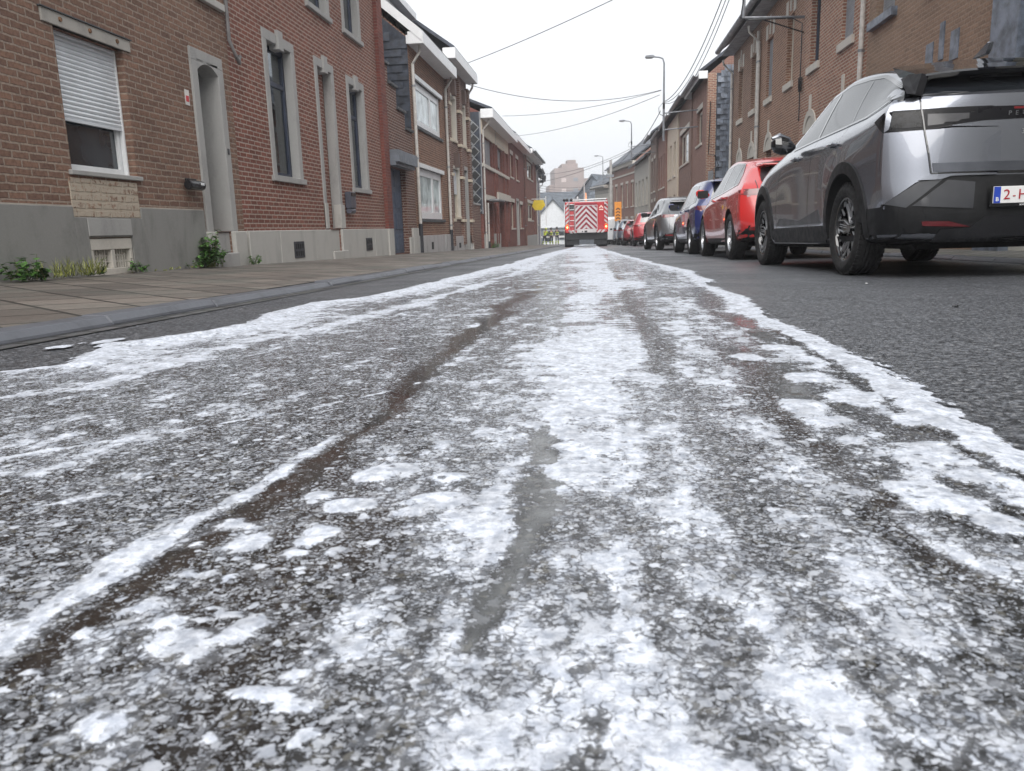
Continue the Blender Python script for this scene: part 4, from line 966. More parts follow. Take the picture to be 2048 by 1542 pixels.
h = row_house(43.5, 49.6, 4.22, 6.0, CREAM, 'cream rendered house with narrow cream windows', [(44.5, 45.5), (46.8, 47.8), (48.4, 49.0)], [(44.5, 45.5), (47, 48)], u=(2.9, 4.7), fr=FR_BROWN)
h = row_house(49.6, 55.4, 4.12, 5.9, B_PINK, 'brown brick house with tall brown windows and lintel band', [(50.4, 51.2), (52.2, 53.0), (53.9, 54.7)], [(50.6, 51.6), (53.6, 54.6)], u=(2.6, 4.6), fr=FR_BROWN, pitch=42)
h = row_house(55.4, 61.2, 3.98, 6.3, B_GREYB, 'grey brown brick house with pale tall windows', [(56.2, 57.4), (58.8, 60.0)], [(56.2, 57.2), (58.9, 60)], u=(2.6, 4.8), fr=FR_CREAM, head=PALEST)
h.chimney(5.0, 1.1)
h = row_house(61.2, 72.0, 3.85, 5.3, stone('pale_facade', (.40, .38, .34), .5), 'pale two storey facade with close set tall windows', [(62, 63.3), (64.6, 65.9), (67.2, 68.5), (69.8, 71.1)], [(62, 63.3), (64.6, 65.9), (67.2, 68.5), (69.8, 71.1)], u=(1.9, 3.9), d=(-.6, 1.0), fr=FR_CREAM, rot=R(3))
h = row_house(72.0, 84.0, 3.40, 5.95, B_PINK, 'dusky pink brick house with five arched pale windows', [(72.9, 73.9), (75.2, 76.2), (77.5, 78.5), (80.2, 81.2), (82.4, 83.4)], [(73, 74), (75.3, 76.3), (78.0, 79), (81, 82)], u=(2.0, 4.1), d=(-.8, .9), fr=FR_CREAM, rot=R(10), head=PALEST, sill=PALEST)
h.piece('cornice', PALEST, [(0, h.W, 0, .3, h.H-.35, h.H-.05), (0, h.W, 0, .06, h.H-1.1, h.H-.95)])
h.chimney(.6, 1.3, .9)
h = House('terraced_house', 'R', 1.2, 84.0, 90.0, 4.4, stone('pale_facade', (.40, .38, .34), .5), 'small pale house with a moulded cornice behind the fire engine', rot=R(14))
h.window(85, 86.2, 1.6, 3.2, FR_CREAM, .1, fw=.14); h.window(87.6, 88.8, 1.6, 3.2, FR_CREAM, .1, fw=.14); h.wall(); h.roof(.5, 30, fascia=PALEST)
# slate roofed houses in the bend, seen past the fire engine
def bg_house(name, x0, y0, wx, wy, ze, zr, mat, roofm, label, rz=0, ridge='x', zb=None, cat='house'):
    zb = GZ(y0)-.6 if zb is None else zb
    e = tag(empty(name, (x0, y0, zb), R(rz)), label, cat); a, b = ze-zb, zr-zb
    mb = MB(); mb.box(-wx/2, wx/2, -wy/2, wy/2, 0, a)
    if ridge == 'y': mb.prism([(-wx/2, a), (0, b-.06), (wx/2, a)], lambda x, z: (x, -wy/2, z), lambda x, z: (x, wy/2, z))
    else: mb.prism([(-wy/2, a), (0, b-.06), (wy/2, a)], lambda y, z: (-wx/2, y, z), lambda y, z: (wx/2, y, z))
    mb.build('wall', mat, e, fix=True)
    r = MB(); o = .35
    if ridge == 'y': r.prism([(-wx/2-o, a-o*(b-a)/(wx/2)), (0, b), (wx/2+o, a-o*(b-a)/(wx/2)), (wx/2+o, a-o*(b-a)/(wx/2)+.18), (0, b+.18), (-wx/2-o, a-o*(b-a)/(wx/2)+.18)], lambda x, z: (x, -wy/2-.25, z), lambda x, z: (x, wy/2+.25, z))
    else: r.prism([(-wy/2-o, a-o*(b-a)/(wy/2)), (0, b), (wy/2+o, a-o*(b-a)/(wy/2)), (wy/2+o, a-o*(b-a)/(wy/2)+.18), (0, b+.18), (-wy/2-o, a-o*(b-a)/(wy/2)+.18)], lambda y, z: (-wx/2-.25, y, z), lambda y, z: (wx/2+.25, y, z))
    r.build('roof', roofm, e)
    return e
def bg_win(e, rects, yf, frame=FR_WHITE):
    for x0, x1, z0, z1 in rects:
        w_ = MB().box(x0, x1, yf-.06, yf+.02, z0, z1).build('window', frame, e, bevel=.01)
        MB().box(x0+.12, x1-.12, yf-.075, yf-.061, z0+.12, z1-.12).build('pane', GLASS, w_)
ROOF_S = plain('slate_roof_far', (.085, .10, .12), .7, var=.3, scale=2)
e = bg_house('slate_house', 1.3, 104, 6.8, 8, 2.6, 6.5, plain('slate_wall_far', (.10, .115, .14), .7, var=.2), ROOF_S, 'slate clad house with a steep gable standing in the bend', rz=-28, ridge='y')
MB().box(-.5, .3, -1, -.2, 6.6, 8.9).build('chimney', B_GREYB, e)
e = bg_house('slate_house', 2.2, 100, 5.0, 8, 2.9, 5.9, plain('slate_wall_far', (.10, .115, .14), .7), ROOF_S, 'dark slate house with long ribbed roof beside the concrete pole', rz=-10, ridge='x')
MB().box(.4, 1.0, -.6, 0, 6.8, 8.4).build('chimney', B_GREYB, e)
e = bg_house('gabled_house', -5.75, 108, 4.6, 8, 1.35, 3.85, plain('white_render_far', (.62, .64, .66), .8, var=.06), ROOF_S, 'small white gabled house closing the street beyond the workers', rz=0, ridge='y')
bg_win(e, [(-1.2, -.2, 1.0, 2.4), (.7, 1.5, 1.2, 2.4)], -4.0, FR_GREY); MB().box(-2.4, -1.35, -4.15, -4.0, 0, 2.6).build('door', FR_GREY, e)
MB().box(-2.3, 2.3, -4.35, -4.0, 2.72, 2.84).build('ledge', ZINC, e)
e = bg_house('low_building', -9, 112, 5, 7, 2.2, 4.6, plain('grey_render_far', (.42, .43, .45), .8), ROOF_S, 'low grey building with dark roof left of the white gable', ridge='x')
e = bg_house('low_building', -5, 122, 14, 9, 3.2, 5.4, plain('grey_render_far', (.42, .43, .45), .8), ROOF_S, 'long grey roofed building just above the white gable', ridge='x')
TW = plain('tower_brick_far', (.25, .195, .18), .85, var=.1, scale=.3)
e = tag(empty('apartment_tower', (-9.2, 250, -6), R(8)), 'stepped pinkish brown apartment tower rising far beyond the street', 'apartment tower')
MB().box(-4.6, 4.2, -8, 8, 0, 23.6).build('wall', TW, e)
MB().box(-2.2, 2.6, -6, 6, 23.6, 25.0).build('upper_storey', TW, e); MB().box(-.2, 2.4, -3, 3, 25, 26.3).build('lift_house', TW, e)
MB().box(-6.2, -4.6, -7, 7, 0, 18.8).build('side_wing', TW, e)
MB().box(4.2, 9.5, -7, 9, 0, 20.5).build('right_wing', TW, e)
for r_ in range(6):
    w_ = MB().box(-2.6+0, -1.2, -8.12, -7.98, 4+r_*3.1, 5.2+r_*3.1).build('balcony', plain('pale_balcony', (.5, .42, .40), .8), e)
    MB().box(1.0, 2.4, -8.1, -7.98, 4.2+r_*3.1, 5.2+r_*3.1).build('window', FR_GREY, e)
# tree tops above the slate roofs
LEAF = plain('leaf_far', (.07, .10, .06), .8, var=.4)
for tx, ty, lab in ((1.4, 116, 'thin grey green tree crown showing above the slate roofs'), (4.2, 112, 'small bushy tree crown behind the chimney of the pink brick house')):
    e = tag(empty('tree', (tx, ty, GZ(ty))), lab, 'tree'); rr = random.Random(int(ty))
    MB().tube([(0, 0, 0), (.1, 0, 4), (.3, .1, 7)], [.25, .18, .06], 8).build('trunk', plain('bark', (.09, .07, .055), .9), e)
    mb = MB()
    for k in range(900):
        th, ph, r_ = rr.random()*6.28, rr.random()*3.14, 1.9*rr.random()**.4
        c = Vector((.2+r_*math.sin(ph)*math.cos(th), r_*math.sin(ph)*math.sin(th), 8.1+r_*.8*math.cos(ph)+.3*math.sin(th*3)))
        d1 = Vector((rr.uniform(-1, 1), rr.uniform(-1, 1), rr.uniform(-1, 1)))*.10; d2 = Vector((rr.uniform(-1, 1), rr.uniform(-1, 1), rr.uniform(-1, 1)))*.10
        mb.quad(c-d1, c+d2, c+d1, c-d2)
    mb.build('crown', LEAF, e, fix=False)

# ---------------------------------------------------------------- lamps, brackets, poles, wires
GALV = plain('galvanised', (.20, .21, .23), .5, .4, var=.2)
def lamp(px, y_base, y_top, Y, hx, wallx, label, arms=True):
    b = at(px, y_base, Y); tp = at(px-2, y_top, Y); hd = at(hx, y_top+1, Y)
    e = tag(empty('street_lamp', (b.x, Y, b.z)), label, 'street lamp', 'street lamps on wall brackets')
    H_ = tp.z-b.z; dx = hd.x-b.x; k = .16
    MB().tube([(0, 0, 0), (0, 0, H_*.55), (0, 0, H_-k*1.6), (-k*.35, 0, H_-k*.4), (-k*1.4, 0, H_), (dx*.62, 0, H_+.03)], [.055, .045, .035, .033, .03, .028], 10).build('pole', GALV, e, smooth=True)
    MB().prism([(dx, 0), (dx*.95, .05), (dx*.6, .06), (dx*.5, .02), (dx*.6, -.045), (dx*.95, -.03)], lambda x, z: (x, -.12, H_+.03+z), lambda x, z: (x, .12, H_+.03+z)).build('lamp_head', GALV, e, bevel=.01)
    MB().box(dx*.95, dx*.62, -.08, .08, H_-.03, H_+0).build('lamp_lens', plain('lamp_lens', (.5, .5, .48), .3), e)
    if arms:
        for fz in (.14, .34):
            MB().tube([(-.02, 0, H_*fz-.02), (wallx-b.x, 0, H_*fz+.06)], .028, 8).build('wall_bracket', GALV, e)
        MB().lathe([(.0, -.12), (.05, -.12), (.05, .12), (0, .12)], 10, 'z', (0, 0, H_*.42)).build('insulator', bk, e)
        MB().tube([(-.04, -.05, H_*.46), (-.22, -.05, H_*.40), (-.20, -.05, H_*.33), (-.02, -.05, H_*.30)], .014, 6).build('cable_loop', bk, e)
    return e, b, tp
l1, l1b, l1t = lamp(1327, 282, 114, 36, 1290, 4.36, 'nearest street lamp, tall pole on two wall brackets by the slate gable')
l2, l2b, l2t = lamp(1263, 318, 242, 57, 1238, 3.98, 'second street lamp further down the right row by a chimney')
l3, l3b, l3t = lamp(1206, 372, 312, 86, 1188, 3.0, 'smallest and farthest street lamp above the slate roofs', arms=False)
e = tag(empty('utility_pole', (at(1222, 440, 66).x, 66, GZ(66))), 'plain concrete pole standing right of the fire engine', 'pole')
zt = at(1222, 320, 66).z-GZ(66)
mb = MB(); mb.tube([(0, 0, 0), (0, 0, zt)], [.17, .10], 8); mb.build('shaft', plain('concrete_pole', (.33, .32, .31), .8), e)
MB().box(-.25, .25, -.12, .12, zt*.80, zt*.83).build('cross_arm', GALV, e)
# near cable bracket on the orange brick wall
arm_in = Vector((5.0, 20.85, 5.12)); ao = at(1487, 36, 20.85)
e = tag(empty('cable_bracket', arm_in), 'steel wall bracket holding an upright cable post above the street', 'bracket')
dx = ao.x-5.0; z_ = ao.z-5.12
MB().tube([(0, 0, .0), (dx, 0, z_)], .035, 8).build('arm', GALV, e); MB().tube([(0, 0, -.35), (dx*.7, 0, z_-.05)], .016, 6).build('brace', bk, e)
MB().tube([(dx, 0, z_-.03), (dx, 0, z_+2.2)], .04, 8).build('post', GALV, e)
MB().tube([(dx-.02, -.05, z_+.4), (dx-.08, -.05, z_), (dx+.1, -.05, z_-.06), (-.3, -.05, -.02), (-.06, -.05, -.15), (-.05, -.05, -2.4)], .014, 6).build('cable', bk, e)
mb = MB()
for k in range(5): mb.tube([(-.06+.03*math.cos(t*.7), -.10+.10*math.sin(t*.7)+k*.012, -1.55+.16*math.cos(t*.7+k)) for t in range(10)], .009, 5)
mb.build('cable_coil', bk, e)
post_top = ao+Vector((0, 0, 1.9))
WIRE = plain('black_wire', (.045, .047, .055), .6)
def wire(p, q, sag, r, label, n=28, group='overhead wires'):
    p, q = Vector(p), Vector(q); pts = []
    for k in range(n+1):
        t = k/n; v = p.lerp(q, t); v.z -= sag*4*t*(1-t); pts.append(v-p)
    e = MB().tube(pts, r, 6).build('overhead_wire', WIRE); e.location = p
    return tag(e, label, 'wire', group)
lw = lambda px, py, X=-5.15: (lambda r: Vector(CAMP+r*((X-CAMP[0])/r[0])))(ray(px, py))
wire(lw(922, 131), post_top, .15, .011, 'topmost wire rising right from the dark brick house out of the picture')
wire(lw(930, 167), at(1322, 180, 36), .55, .012, 'deep sagging wire from the white eaves to the nearest lamp')
wire(lw(1006, 232), at(1322, 181, 36), .25, .011, 'middle wire from the cream panelled house to the nearest lamp')
wire(lw(1030, 272), at(1319, 190, 36), .30, .011, 'lowest of three wires running to the nearest lamp')
for k, (dz_, r_) in enumerate(((0, .014), (-.22, .011), (-.38, .011))):
    wire(at(1329, 203, 36)+Vector((0, 0, -.04*k)), post_top+Vector((.0, -.3*k, dz_)), .75+.12*k, r_, ('upper strand', 'middle strand', 'lower strand')[k]+' of the cable bundle climbing right from the nearest lamp')
wire(at(1321, 222, 36), at(1264, 300, 57), .25, .018, 'thick wire linking the nearest lamp down to the second lamp')
wire(at(1262, 302, 57), at(1207, 345, 86), .3, .018, 'thin wire linking the second lamp to the farthest lamp')
wire(lw(1084, 348), at(1262, 297, 57), .45, .014, 'upper of two wires crossing the street at the second lamp')
wire(lw(1081, 364), at(1262, 302, 57), .25, .014, 'lower of two wires crossing the street at the second lamp')
for k, (a_, b_) in enumerate(((371, 366), (376, 371), (381, 377), (386, 384))):
    wire(at(1079, a_, 78), at(1222, b_, 66), .30, .014, ('highest', 'second', 'third', 'lowest')[k]+' of the four wires crossing behind the fire engine', group='far crossing wires')
# cable down the joint between the first two houses
e = MB().tube([(0, 0, 0), (0, 0, -1.25), (.05, .06, -1.45), (.05, .14, -1.52), (.05, .18, -1.42)], .028, 8).build('cable_conduit', plain('grey_conduit', (.16, .15, .15), .6), smooth=True); e.location = (-4.96, 10.86, 4.2)
tag(e, 'grey cable conduit running down the joint beside the first doorway', 'conduit')

# ---------------------------------------------------------------- signs
YEL = plain('yellow_sign', (.75, .55, .02), .4, var=.05)
p = at(1063, 410, 61)
e = tag(empty('shop_sign', (-4.45, 61, p.z)), 'yellow sign box with a white frame hung from the rose brick house', 'sign')
mb = MB(); mb.prism([(-.5, -.1), (-.36, .34), (.36, .34), (.5, -.05), (.2, -.42), (-.3, -.40)], lambda x, z: (x, -.06, z), lambda x, z: (x, .06, z)); mb.build('panel', YEL, e, bevel=.01)
MB().box(-.6, .55, -.02, .02, .40, .46).box(.52, .58, -.02, .02, -1.6, .6).build('bracket', FR_WHITE, e)
# orange chevron site sign
ORG = plain('orange_board', (.75, .28, .03), .45, var=.06)
p0 = at(1229, 404, 58); p1 = at(1243, 442, 58)
e = tag(empty('road_work_sign', (p0.x, 58, GZ(58)+.05)), 'orange road works board with dark bars standing right of the fire engine', 'sign')
w_ = p1.x-p0.x; zt, zm = p0.z-GZ(58)-.05, p1.z-GZ(58)-.05
MB().box(0, w_, -.03, .03, zm, zt).build('board', ORG, e, bevel=.01)
mb = MB()
for k in range(4): mb.prism([(w_*.18, zm+.10+k*.22), (w_*.5, zm+.19+k*.22), (w_*.82, zm+.10+k*.22), (w_*.82, zm+.20+k*.22), (w_*.5, zm+.29+k*.22), (w_*.18, zm+.20+k*.22)], lambda x, z: (x, -.034, z), lambda x, z: (x, -.0305, z))
mb.build('dark_bars', plain('brown_bars', (.12, .05, .02), .5), e); MB().box(.03, .09, -.03, .03, 0, zm).box(w_-.09, w_-.03, -.03, .03, 0, zm).build('leg', GALV, e)

# ---------------------------------------------------------------- weeds at the foot of the left wall
LF1 = plain('weed_green', (.085, .20, .04), .6, var=.5, scale=20); LF2 = plain('weed_yellow', (.26, .28, .07), .7, var=.4, scale=20)
def weed(y0, X, rx, ry, hh, n, mat, label, leaf=.05, grass=False, seed=1, name='weed'):
    rr = random.Random(seed); e = tag(empty(name, (X, y0, G(y0)+PH)), label, 'plant')
    st = MB(); lv = MB()
    for k in range(max(5, n//14)):
        bx_, by_ = rr.uniform(-rx, rx)*.7, rr.uniform(-ry, ry); tx, ty = bx_+rr.uniform(-.04, .10), by_+rr.uniform(-.08, .08); tz = hh*rr.uniform(.5, 1)*(1-.5*abs(by_/ry))
        st.tube([(bx_, by_, 0), ((bx_+tx)/2, (by_+ty)/2, tz*.55), (tx, ty, tz)], [.004, .003, .0015], 5)
        for q in range(14 if not grass else 5):
            t = rr.uniform(.15, 1); c = Vector((bx_+(tx-bx_)*t, by_+(ty-by_)*t, tz*t)); a = rr.random()*6.28
            if grass:
                d = Vector((math.cos(a), math.sin(a), rr.uniform(.8, 3))).normalized()*rr.uniform(.08, .22)*hh/.2; s = Vector((-math.sin(a), math.cos(a), 0))*.004
                c.z *= .3; lv.quad(c-s, c+s, c+d*.6+s*.7, c+d*.6-s*.7); lv.quad(c+d*.6-s*.7, c+d*.6+s*.7, c+d+Vector((0, 0, -.02)))
            else:
                L = leaf*rr.uniform(.6, 1.3); d = Vector((math.cos(a), math.sin(a), rr.uniform(-.5, .5))).normalized(); s = d.cross(Vector((0, 0, 1))).normalized()*L*.33; u_ = Vector((0, 0, -L*.15))
                lv.quad(c, c+d*L*.4+s, c+d*L+u_, c+d*L*.4-s)
    st.build('stem', plain('weed_stem', (.12, .13, .05), .7), e, fix=False); lv.build('leaves', mat, e, fix=False); return e
weed(9.58, -4.88, .10, .17, .50, 520, LF1, 'leafy green bush growing at the foot of the first doorway', .075, seed=2, name='bush')
weed(9.25, -4.90, .06, .14, .16, 90, LF1, 'low green sprigs just left of the leafy bush', .04, seed=12)
weed(6.20, -4.80, .12, .15, .24, 260, LF1, 'dark green weed clump at the left edge of the picture', .07, seed=3)
weed(6.80, -4.86, .10, .42, .20, 460, LF2, 'yellow green grass tuft along the grey rendered base', grass=True, seed=4)
weed(7.20, -4.88, .06, .12, .17, 120, LF1, 'small weed sprouting left of the cellar vent', .04, seed=5)
weed(7.95, -4.90, .05, .09, .20, 140, LF1, 'small leafy weed at the right corner of the cellar vent', .045, seed=6)
weed(10.78, -4.85, .05, .08, .20, 150, LF1, 'little weed between the door step and the pale stone base', .045, seed=7)
weed(8.7, -4.90, .05, .5, .05, 120, LF2, 'sparse dry grass along the wall right of the vent', grass=True, seed=8)
weed(37.2, -4.85, .15, .5, .35, 200, LF1, 'green weeds beside the far white door', .09, seed=9)
# ================================================================== CARS
PLASTIC = plain('black_plastic', (.012, .0125, .014), .5, var=.2, scale=8, spec=.25)
GLOSSB = plain('gloss_black', (.006, .006, .008), .08, coat=1.0, var=.05)
RUBBER = plain('tyre_rubber', (.018, .018, .019), .75, var=.3, scale=20)
RIMS = plain('alloy_silver', (.50, .51, .53), .3, .9, var=.08)
RIMD = plain('alloy_bright', (.50, .51, .53), .32, .8, var=.05)
UNDER = plain('underbody', (.008, .008, .009), .9)
CGLASS = glass_dark('car_glass', (.012, .014, .017), .02, .004)
def tglass():
    t = NT('car_glass_bright'); t.fin((.04, .045, .05), .05, None, .0, spec=.8)
    t.b.inputs['IOR'].default_value = 1.7; return t.m
CGLASS2 = tglass()
LAMP_R = plain('tail_lamp_red', (.16, .005, .008), .12, coat=1.0, var=.3)
LAMP_D = plain('tail_lamp_dark', (.010, .010, .012), .22, var=.8, scale=25, spec=.25)
LBAND = plain('lamp_band_black', (.006, .006, .008), .30, spec=.2)
CHROME = plain('chrome', (.75, .76, .78), .12, 1.0, var=.02)
PLATEW = plain('plate_white', (.74, .74, .74), .4, var=.03)

def catmull_eval(bm_obj, lvl=2):
    md = bm_obj.modifiers.new('s', 'SUBSURF'); md.levels = lvl; md.render_levels = lvl
    me = bpy.data.meshes.new_from_object(bm_obj.evaluated_get(bpy.context.evaluated_depsgraph_get()))
    bm_obj.modifiers.clear(); return me

class Car:
    """x forward from the rear bumper, y left, z up from the road"""
    def __init__(s, name, sp, loc, label, group='cars parked along the right kerb', rz=90):
        s.sp = sp; s.e = tag(empty(name, loc, R(rz), 0), label, 'car', group)
        s.e.rotation_euler = (0, math.atan(SL), R(rz))
        s.body()
    def body(s):
        sp = s.sp; I = lambda k, x: interp(sp[k], x)
        W, L = sp['W'], sp['L']
        xs = sp['xs']
        rows = []
        def levels(x):
            zb, zs, zr, yr = I('zb', x), I('zs', x), I('zr', x), I('yr', x)
            w = I('w', x)
            fl = I('flare', x) if 'flare' in sp else 0
            hl = max(0, min(1, (zr-zs)/.35))
            return [(w-.16, zb), (w-.045, zb+.03), (w-.012+fl*.6, zb+.17), (w+fl, zb+(zs-zb)*.42), (w+fl*.8, zb+(zs-zb)*.70), (w-.02, zs-.085), (w-.075, zs),
                    (w-.075+(yr-w+.075)*(.40), zs+(zr-zs)*.5), (w-.075+(yr-w+.075)*.86, zs+(zr-zs)*.93), (yr, zr)]
        xr = lambda z: interp(sp['xr'], z); xf = lambda z: interp(sp['xf'], z)
        K = 10
        body = []
        # rear wrap rows
        lr = levels(xs[0]); wf = sp.get('rear_cols', [(0, 0), (.45, .012), (.80, .05)])
        for fr, off in wf: body.append([(xr(z)+off, y*fr, z) for y, z in lr])
        def sidex(x, z): 
            a = x + xr(z)*max(0, 1-x/1.1); b = xf(z)*max(0, 1-(L-x)/.9); return a-b
        for x in xs:
            body.append([(sidex(x, z), y, z) for y, z in levels(x)])
        lf = levels(xs[-1])
        for fr, off in reversed(sp.get('front_cols', [(0, 0), (.45, .02), (.80, .08)])): body.append([(L-xf(z)-off, y*fr, z) for y, z in lf])
        nr = len(body); V = []; F_ = []
        vid = {}
        def add(p): V.append(p); return len(V)-1
        for i, r in enumerate(body):
            for k, p in enumerate(r): vid[(i, k)] = add(p)
        for i in range(nr-1):
            for k in range(K-1): F_.append((vid[(i, k)], vid[(i, k+1)], vid[(i+1, k+1)], vid[(i+1, k)]))
        nw = len(wf)
        # roof / bonnet grid: columns of each station towards the centre line
        cols = [.80, .45, 0.0]
        tid = {}
        for i in range(nw, nr-nw):
            x, y, z = body[i][K-1]; cr = I('crown', xs[i-nw])
            for c, fr in enumerate(cols): tid[(i, c)] = add((x-(0), y*fr, z+cr*(1-fr*fr)))
            # bottom
        for c in range(3):
            for wr, base in ((nw-1-c, nw), (nr-nw+c, nr-nw-1)): pass
        def top(i, c): return vid[(i, K-1)] if c < 0 else tid[(i, c)]
        for i in range(nw, nr-nw-1):
            for c in range(-1, 2): F_.append((top(i, c), top(i, c+1), top(i+1, c+1), top(i+1, c)))
        # stitch the ends: wrap row tops against the first/last roof row
        i0, i1 = nw, nr-nw-1
        F_.append((vid[(nw-1, K-1)], vid[(i0, K-1)], tid[(i0, 0)])); F_.append((vid[(nw-2, K-1)], vid[(nw-1, K-1)], tid[(i0, 0)], tid[(i0, 1)])); F_.append((vid[(0, K-1)], vid[(1, K-1)], tid[(i0, 1)], tid[(i0, 2)]))
        F_.append((vid[(nr-nw, K-1)], vid[(i1, K-1)], tid[(i1, 0)])); F_.append((vid[(nr-nw+1, K-1)], vid[(nr-nw, K-1)], tid[(i1, 0)], tid[(i1, 1)])); F_.append((vid[(nr-1, K-1)], vid[(nr-2, K-1)], tid[(i1, 1)], tid[(i1, 2)]))
        # bottom
        bid = {}
        for i in range(nw, nr-nw):
            x, y, z = body[i][0]; bid[i] = add((x, 0, z))
        for i in range(nw, nr-nw-1): F_.append((vid[(i, 0)], bid[i], bid[i+1], vid[(i+1, 0)]))
        F_.append((vid[(0, 0)], vid[(1, 0)], vid[(2, 0)], vid[(3, 0)], bid[nw])); F_.append((vid[(nr-1, 0)], vid[(nr-2, 0)], vid[(nr-3, 0)], vid[(nr-4, 0)], bid[nr-nw-1]))
        bm = bmesh.new(); vs = [bm.verts.new(p) for p in V]
        ms = [bm.verts.new((p[0], -p[1], p[2])) for p in V]
        for f in F_:
            try: bm.faces.new([vs[q] for q in f])
            except ValueError: pass
            try: bm.faces.new([ms[q] for q in reversed(f)])
            except ValueError: pass
        bmesh.ops.remove_doubles(bm, verts=bm.verts, dist=1e-5)
        bmesh.ops.recalc_face_normals(bm, faces=bm.faces)
        cl = bm.edges.layers.float.get('crease_edge') or bm.edges.layers.float.new('crease_edge')
        key = {}
        for i, r in enumerate(body):
            for k, p in enumerate(r):
                for sg_ in (1, -1): key[(round(p[0], 4), round(p[1]*sg_, 4), round(p[2], 4))] = (i, k)
        creases = sp.get('crease', {6: .55, 9: .35, 1: .3}); rowc = sp.get('rowcrease', {})
        for e_ in bm.edges:
            a = key.get(tuple(round(c, 4) for c in e_.verts[0].co)); b = key.get(tuple(round(c, 4) for c in e_.verts[1].co))
            if a and b:
                if a[1] == b[1] and a[1] in creases: e_[cl] = creases[a[1]]
                if a[0] == b[0] and a[0] in rowc and rowc[a[0]][0] <= min(a[1], b[1]) and max(a[1], b[1]) <= rowc[a[0]][1]: e_[cl] = rowc[a[0]][2]
        me = bpy.data.meshes.new('cage'); bm.to_mesh(me); bm.free()
        o = bpy.data.objects.new('tmpcar', me); COL.objects.link(o)
        me2 = catmull_eval(o, sp.get('lvl', 2)); bpy.data.objects.remove(o)
        for p in sp.get('deform', []): p(me2)
        b2 = bmesh.new(); b2.from_mesh(me2); s.bvh = BVHTree.FromBMesh(b2); b2.free()
        o = bpy.data.objects.new('body', me2); COL.objects.link(o)
        rw = sp['wr']+sp.get('gap', .045)
        for ax in (sp['ra'], sp['fa']):
            for sg_ in (1, -1):
                c = MB(); c.tube([(ax, sg_*(W+.3), sp['wr']+.01), (ax, sg_*(W-.42), sp['wr']+.01)], rw, 40)
                co = c.build('cut', None); md = o.modifiers.new('b', 'BOOLEAN'); md.operation = 'DIFFERENCE'; md.object = co; md.solver = 'EXACT'
                bpy.context.view_layer.update()
                me3 = bpy.data.meshes.new_from_object(o.evaluated_get(bpy.context.evaluated_depsgraph_get()))
                o.modifiers.clear(); o.data = me3; bpy.data.objects.remove(co)
        me3 = o.data; me3.materials.clear(); me3.materials.append(sp['paint']); me3.materials.append(UNDER)
        for p in me3.polygons:
            c = p.center; dark = c.z < sp.get('under', .24) and abs(p.normal.z) > .6
            for ax in (sp['ra'], sp['fa']):
                d = math.hypot(c.x-ax, c.z-(sp['wr']+.01)); 
                if d < rw+.004 and abs(c.y) < W-.012*0 and (abs(p.normal.y) < .5 and d > rw-.03 or d < rw-.02): dark = True
            p.material_index = 1 if dark else 0
        me3.polygons.foreach_set('use_smooth', [True]*len(me3.polygons))
        try: me3.set_sharp_from_angle(angle=R(28))
        except Exception: pass
        o.parent = s.e; o.name = 'body'; s.bo = o
    def cast(s, view, a, b, side=1):
        if view == 'S': o, d = Vector((a, side*3, b)), Vector((0, -side, 0))
        elif view == 'B': o, d = Vector((-3, a, b)), Vector((1, 0, 0))
        elif view == 'F': o, d = Vector((9, a, b)), Vector((-1, 0, 0))
        else: o, d = Vector((a, b, 4)), Vector((0, 0, -1))
        h_, n_, _, _ = s.bvh.ray_cast(o, d)
        if h_ is None:
            q = Vector((a, side*s.sp['W']*.9, b)) if view == 'S' else Vector((.3, a, b)) if view == 'B' else Vector((s.sp['L']-.3, a, b))
            h_, n_, _, _ = s.bvh.find_nearest(q)
        if n_.dot(d) > 0: n_ = -n_
        return h_, n_
    def patch(s, name, outline, view='S', off=.004, mat=None, grid=.05, side=1, parent=None, skirt=True, hole=None, label=None, smooth=True):
        def dens(pl):
            out = []
            for i, p in enumerate(pl):
                q = pl[(i+1) % len(pl)]; n = max(1, int(math.hypot(q[0]-p[0], q[1]-p[1])/grid))
                for k in range(n): out.append((p[0]+(q[0]-p[0])*k/n, p[1]+(q[1]-p[1])*k/n))
            return out
        ol = dens(outline); pts = [Vector(p) for p in ol]; n = len(pts); ed = [(i, (i+1) % n) for i in range(n)]
        xs_ = [p[0] for p in ol]; ys_ = [p[1] for p in ol]
        def inside(x, y, pl):
            c = False; j = len(pl)-1
            for i in range(len(pl)):
                if (pl[i][1] > y) != (pl[j][1] > y) and x < (pl[j][0]-pl[i][0])*(y-pl[i][1])/(pl[j][1]-pl[i][1])+pl[i][0]: c = not c
                j = i
            return c
        gx = np.arange(min(xs_)+grid*.5, max(xs_), grid); gy = np.arange(min(ys_)+grid*.5, max(ys_), grid)
        def near(x, y): return min((x-p[0])**2+(y-p[1])**2 for p in ol) < (grid*.35)**2
        for x in gx:
            for y in gy:
                if inside(x, y, ol) and not near(x, y): pts.append(Vector((float(x), float(y))))
        vo, eo, fo, *_ = delaunay_2d_cdt(pts, ed, [], 1, 1e-6)
        fo = [f for f in fo if inside(sum(vo[i][0] for i in f)/3, sum(vo[i][1] for i in f)/3, ol)]
        V = []; N_ = []
        for v in vo:
            h_, n_ = s.cast(view, v[0], v[1], side); V.append(h_+n_*off); N_.append(n_)
        Fc = [tuple(f) for f in fo]
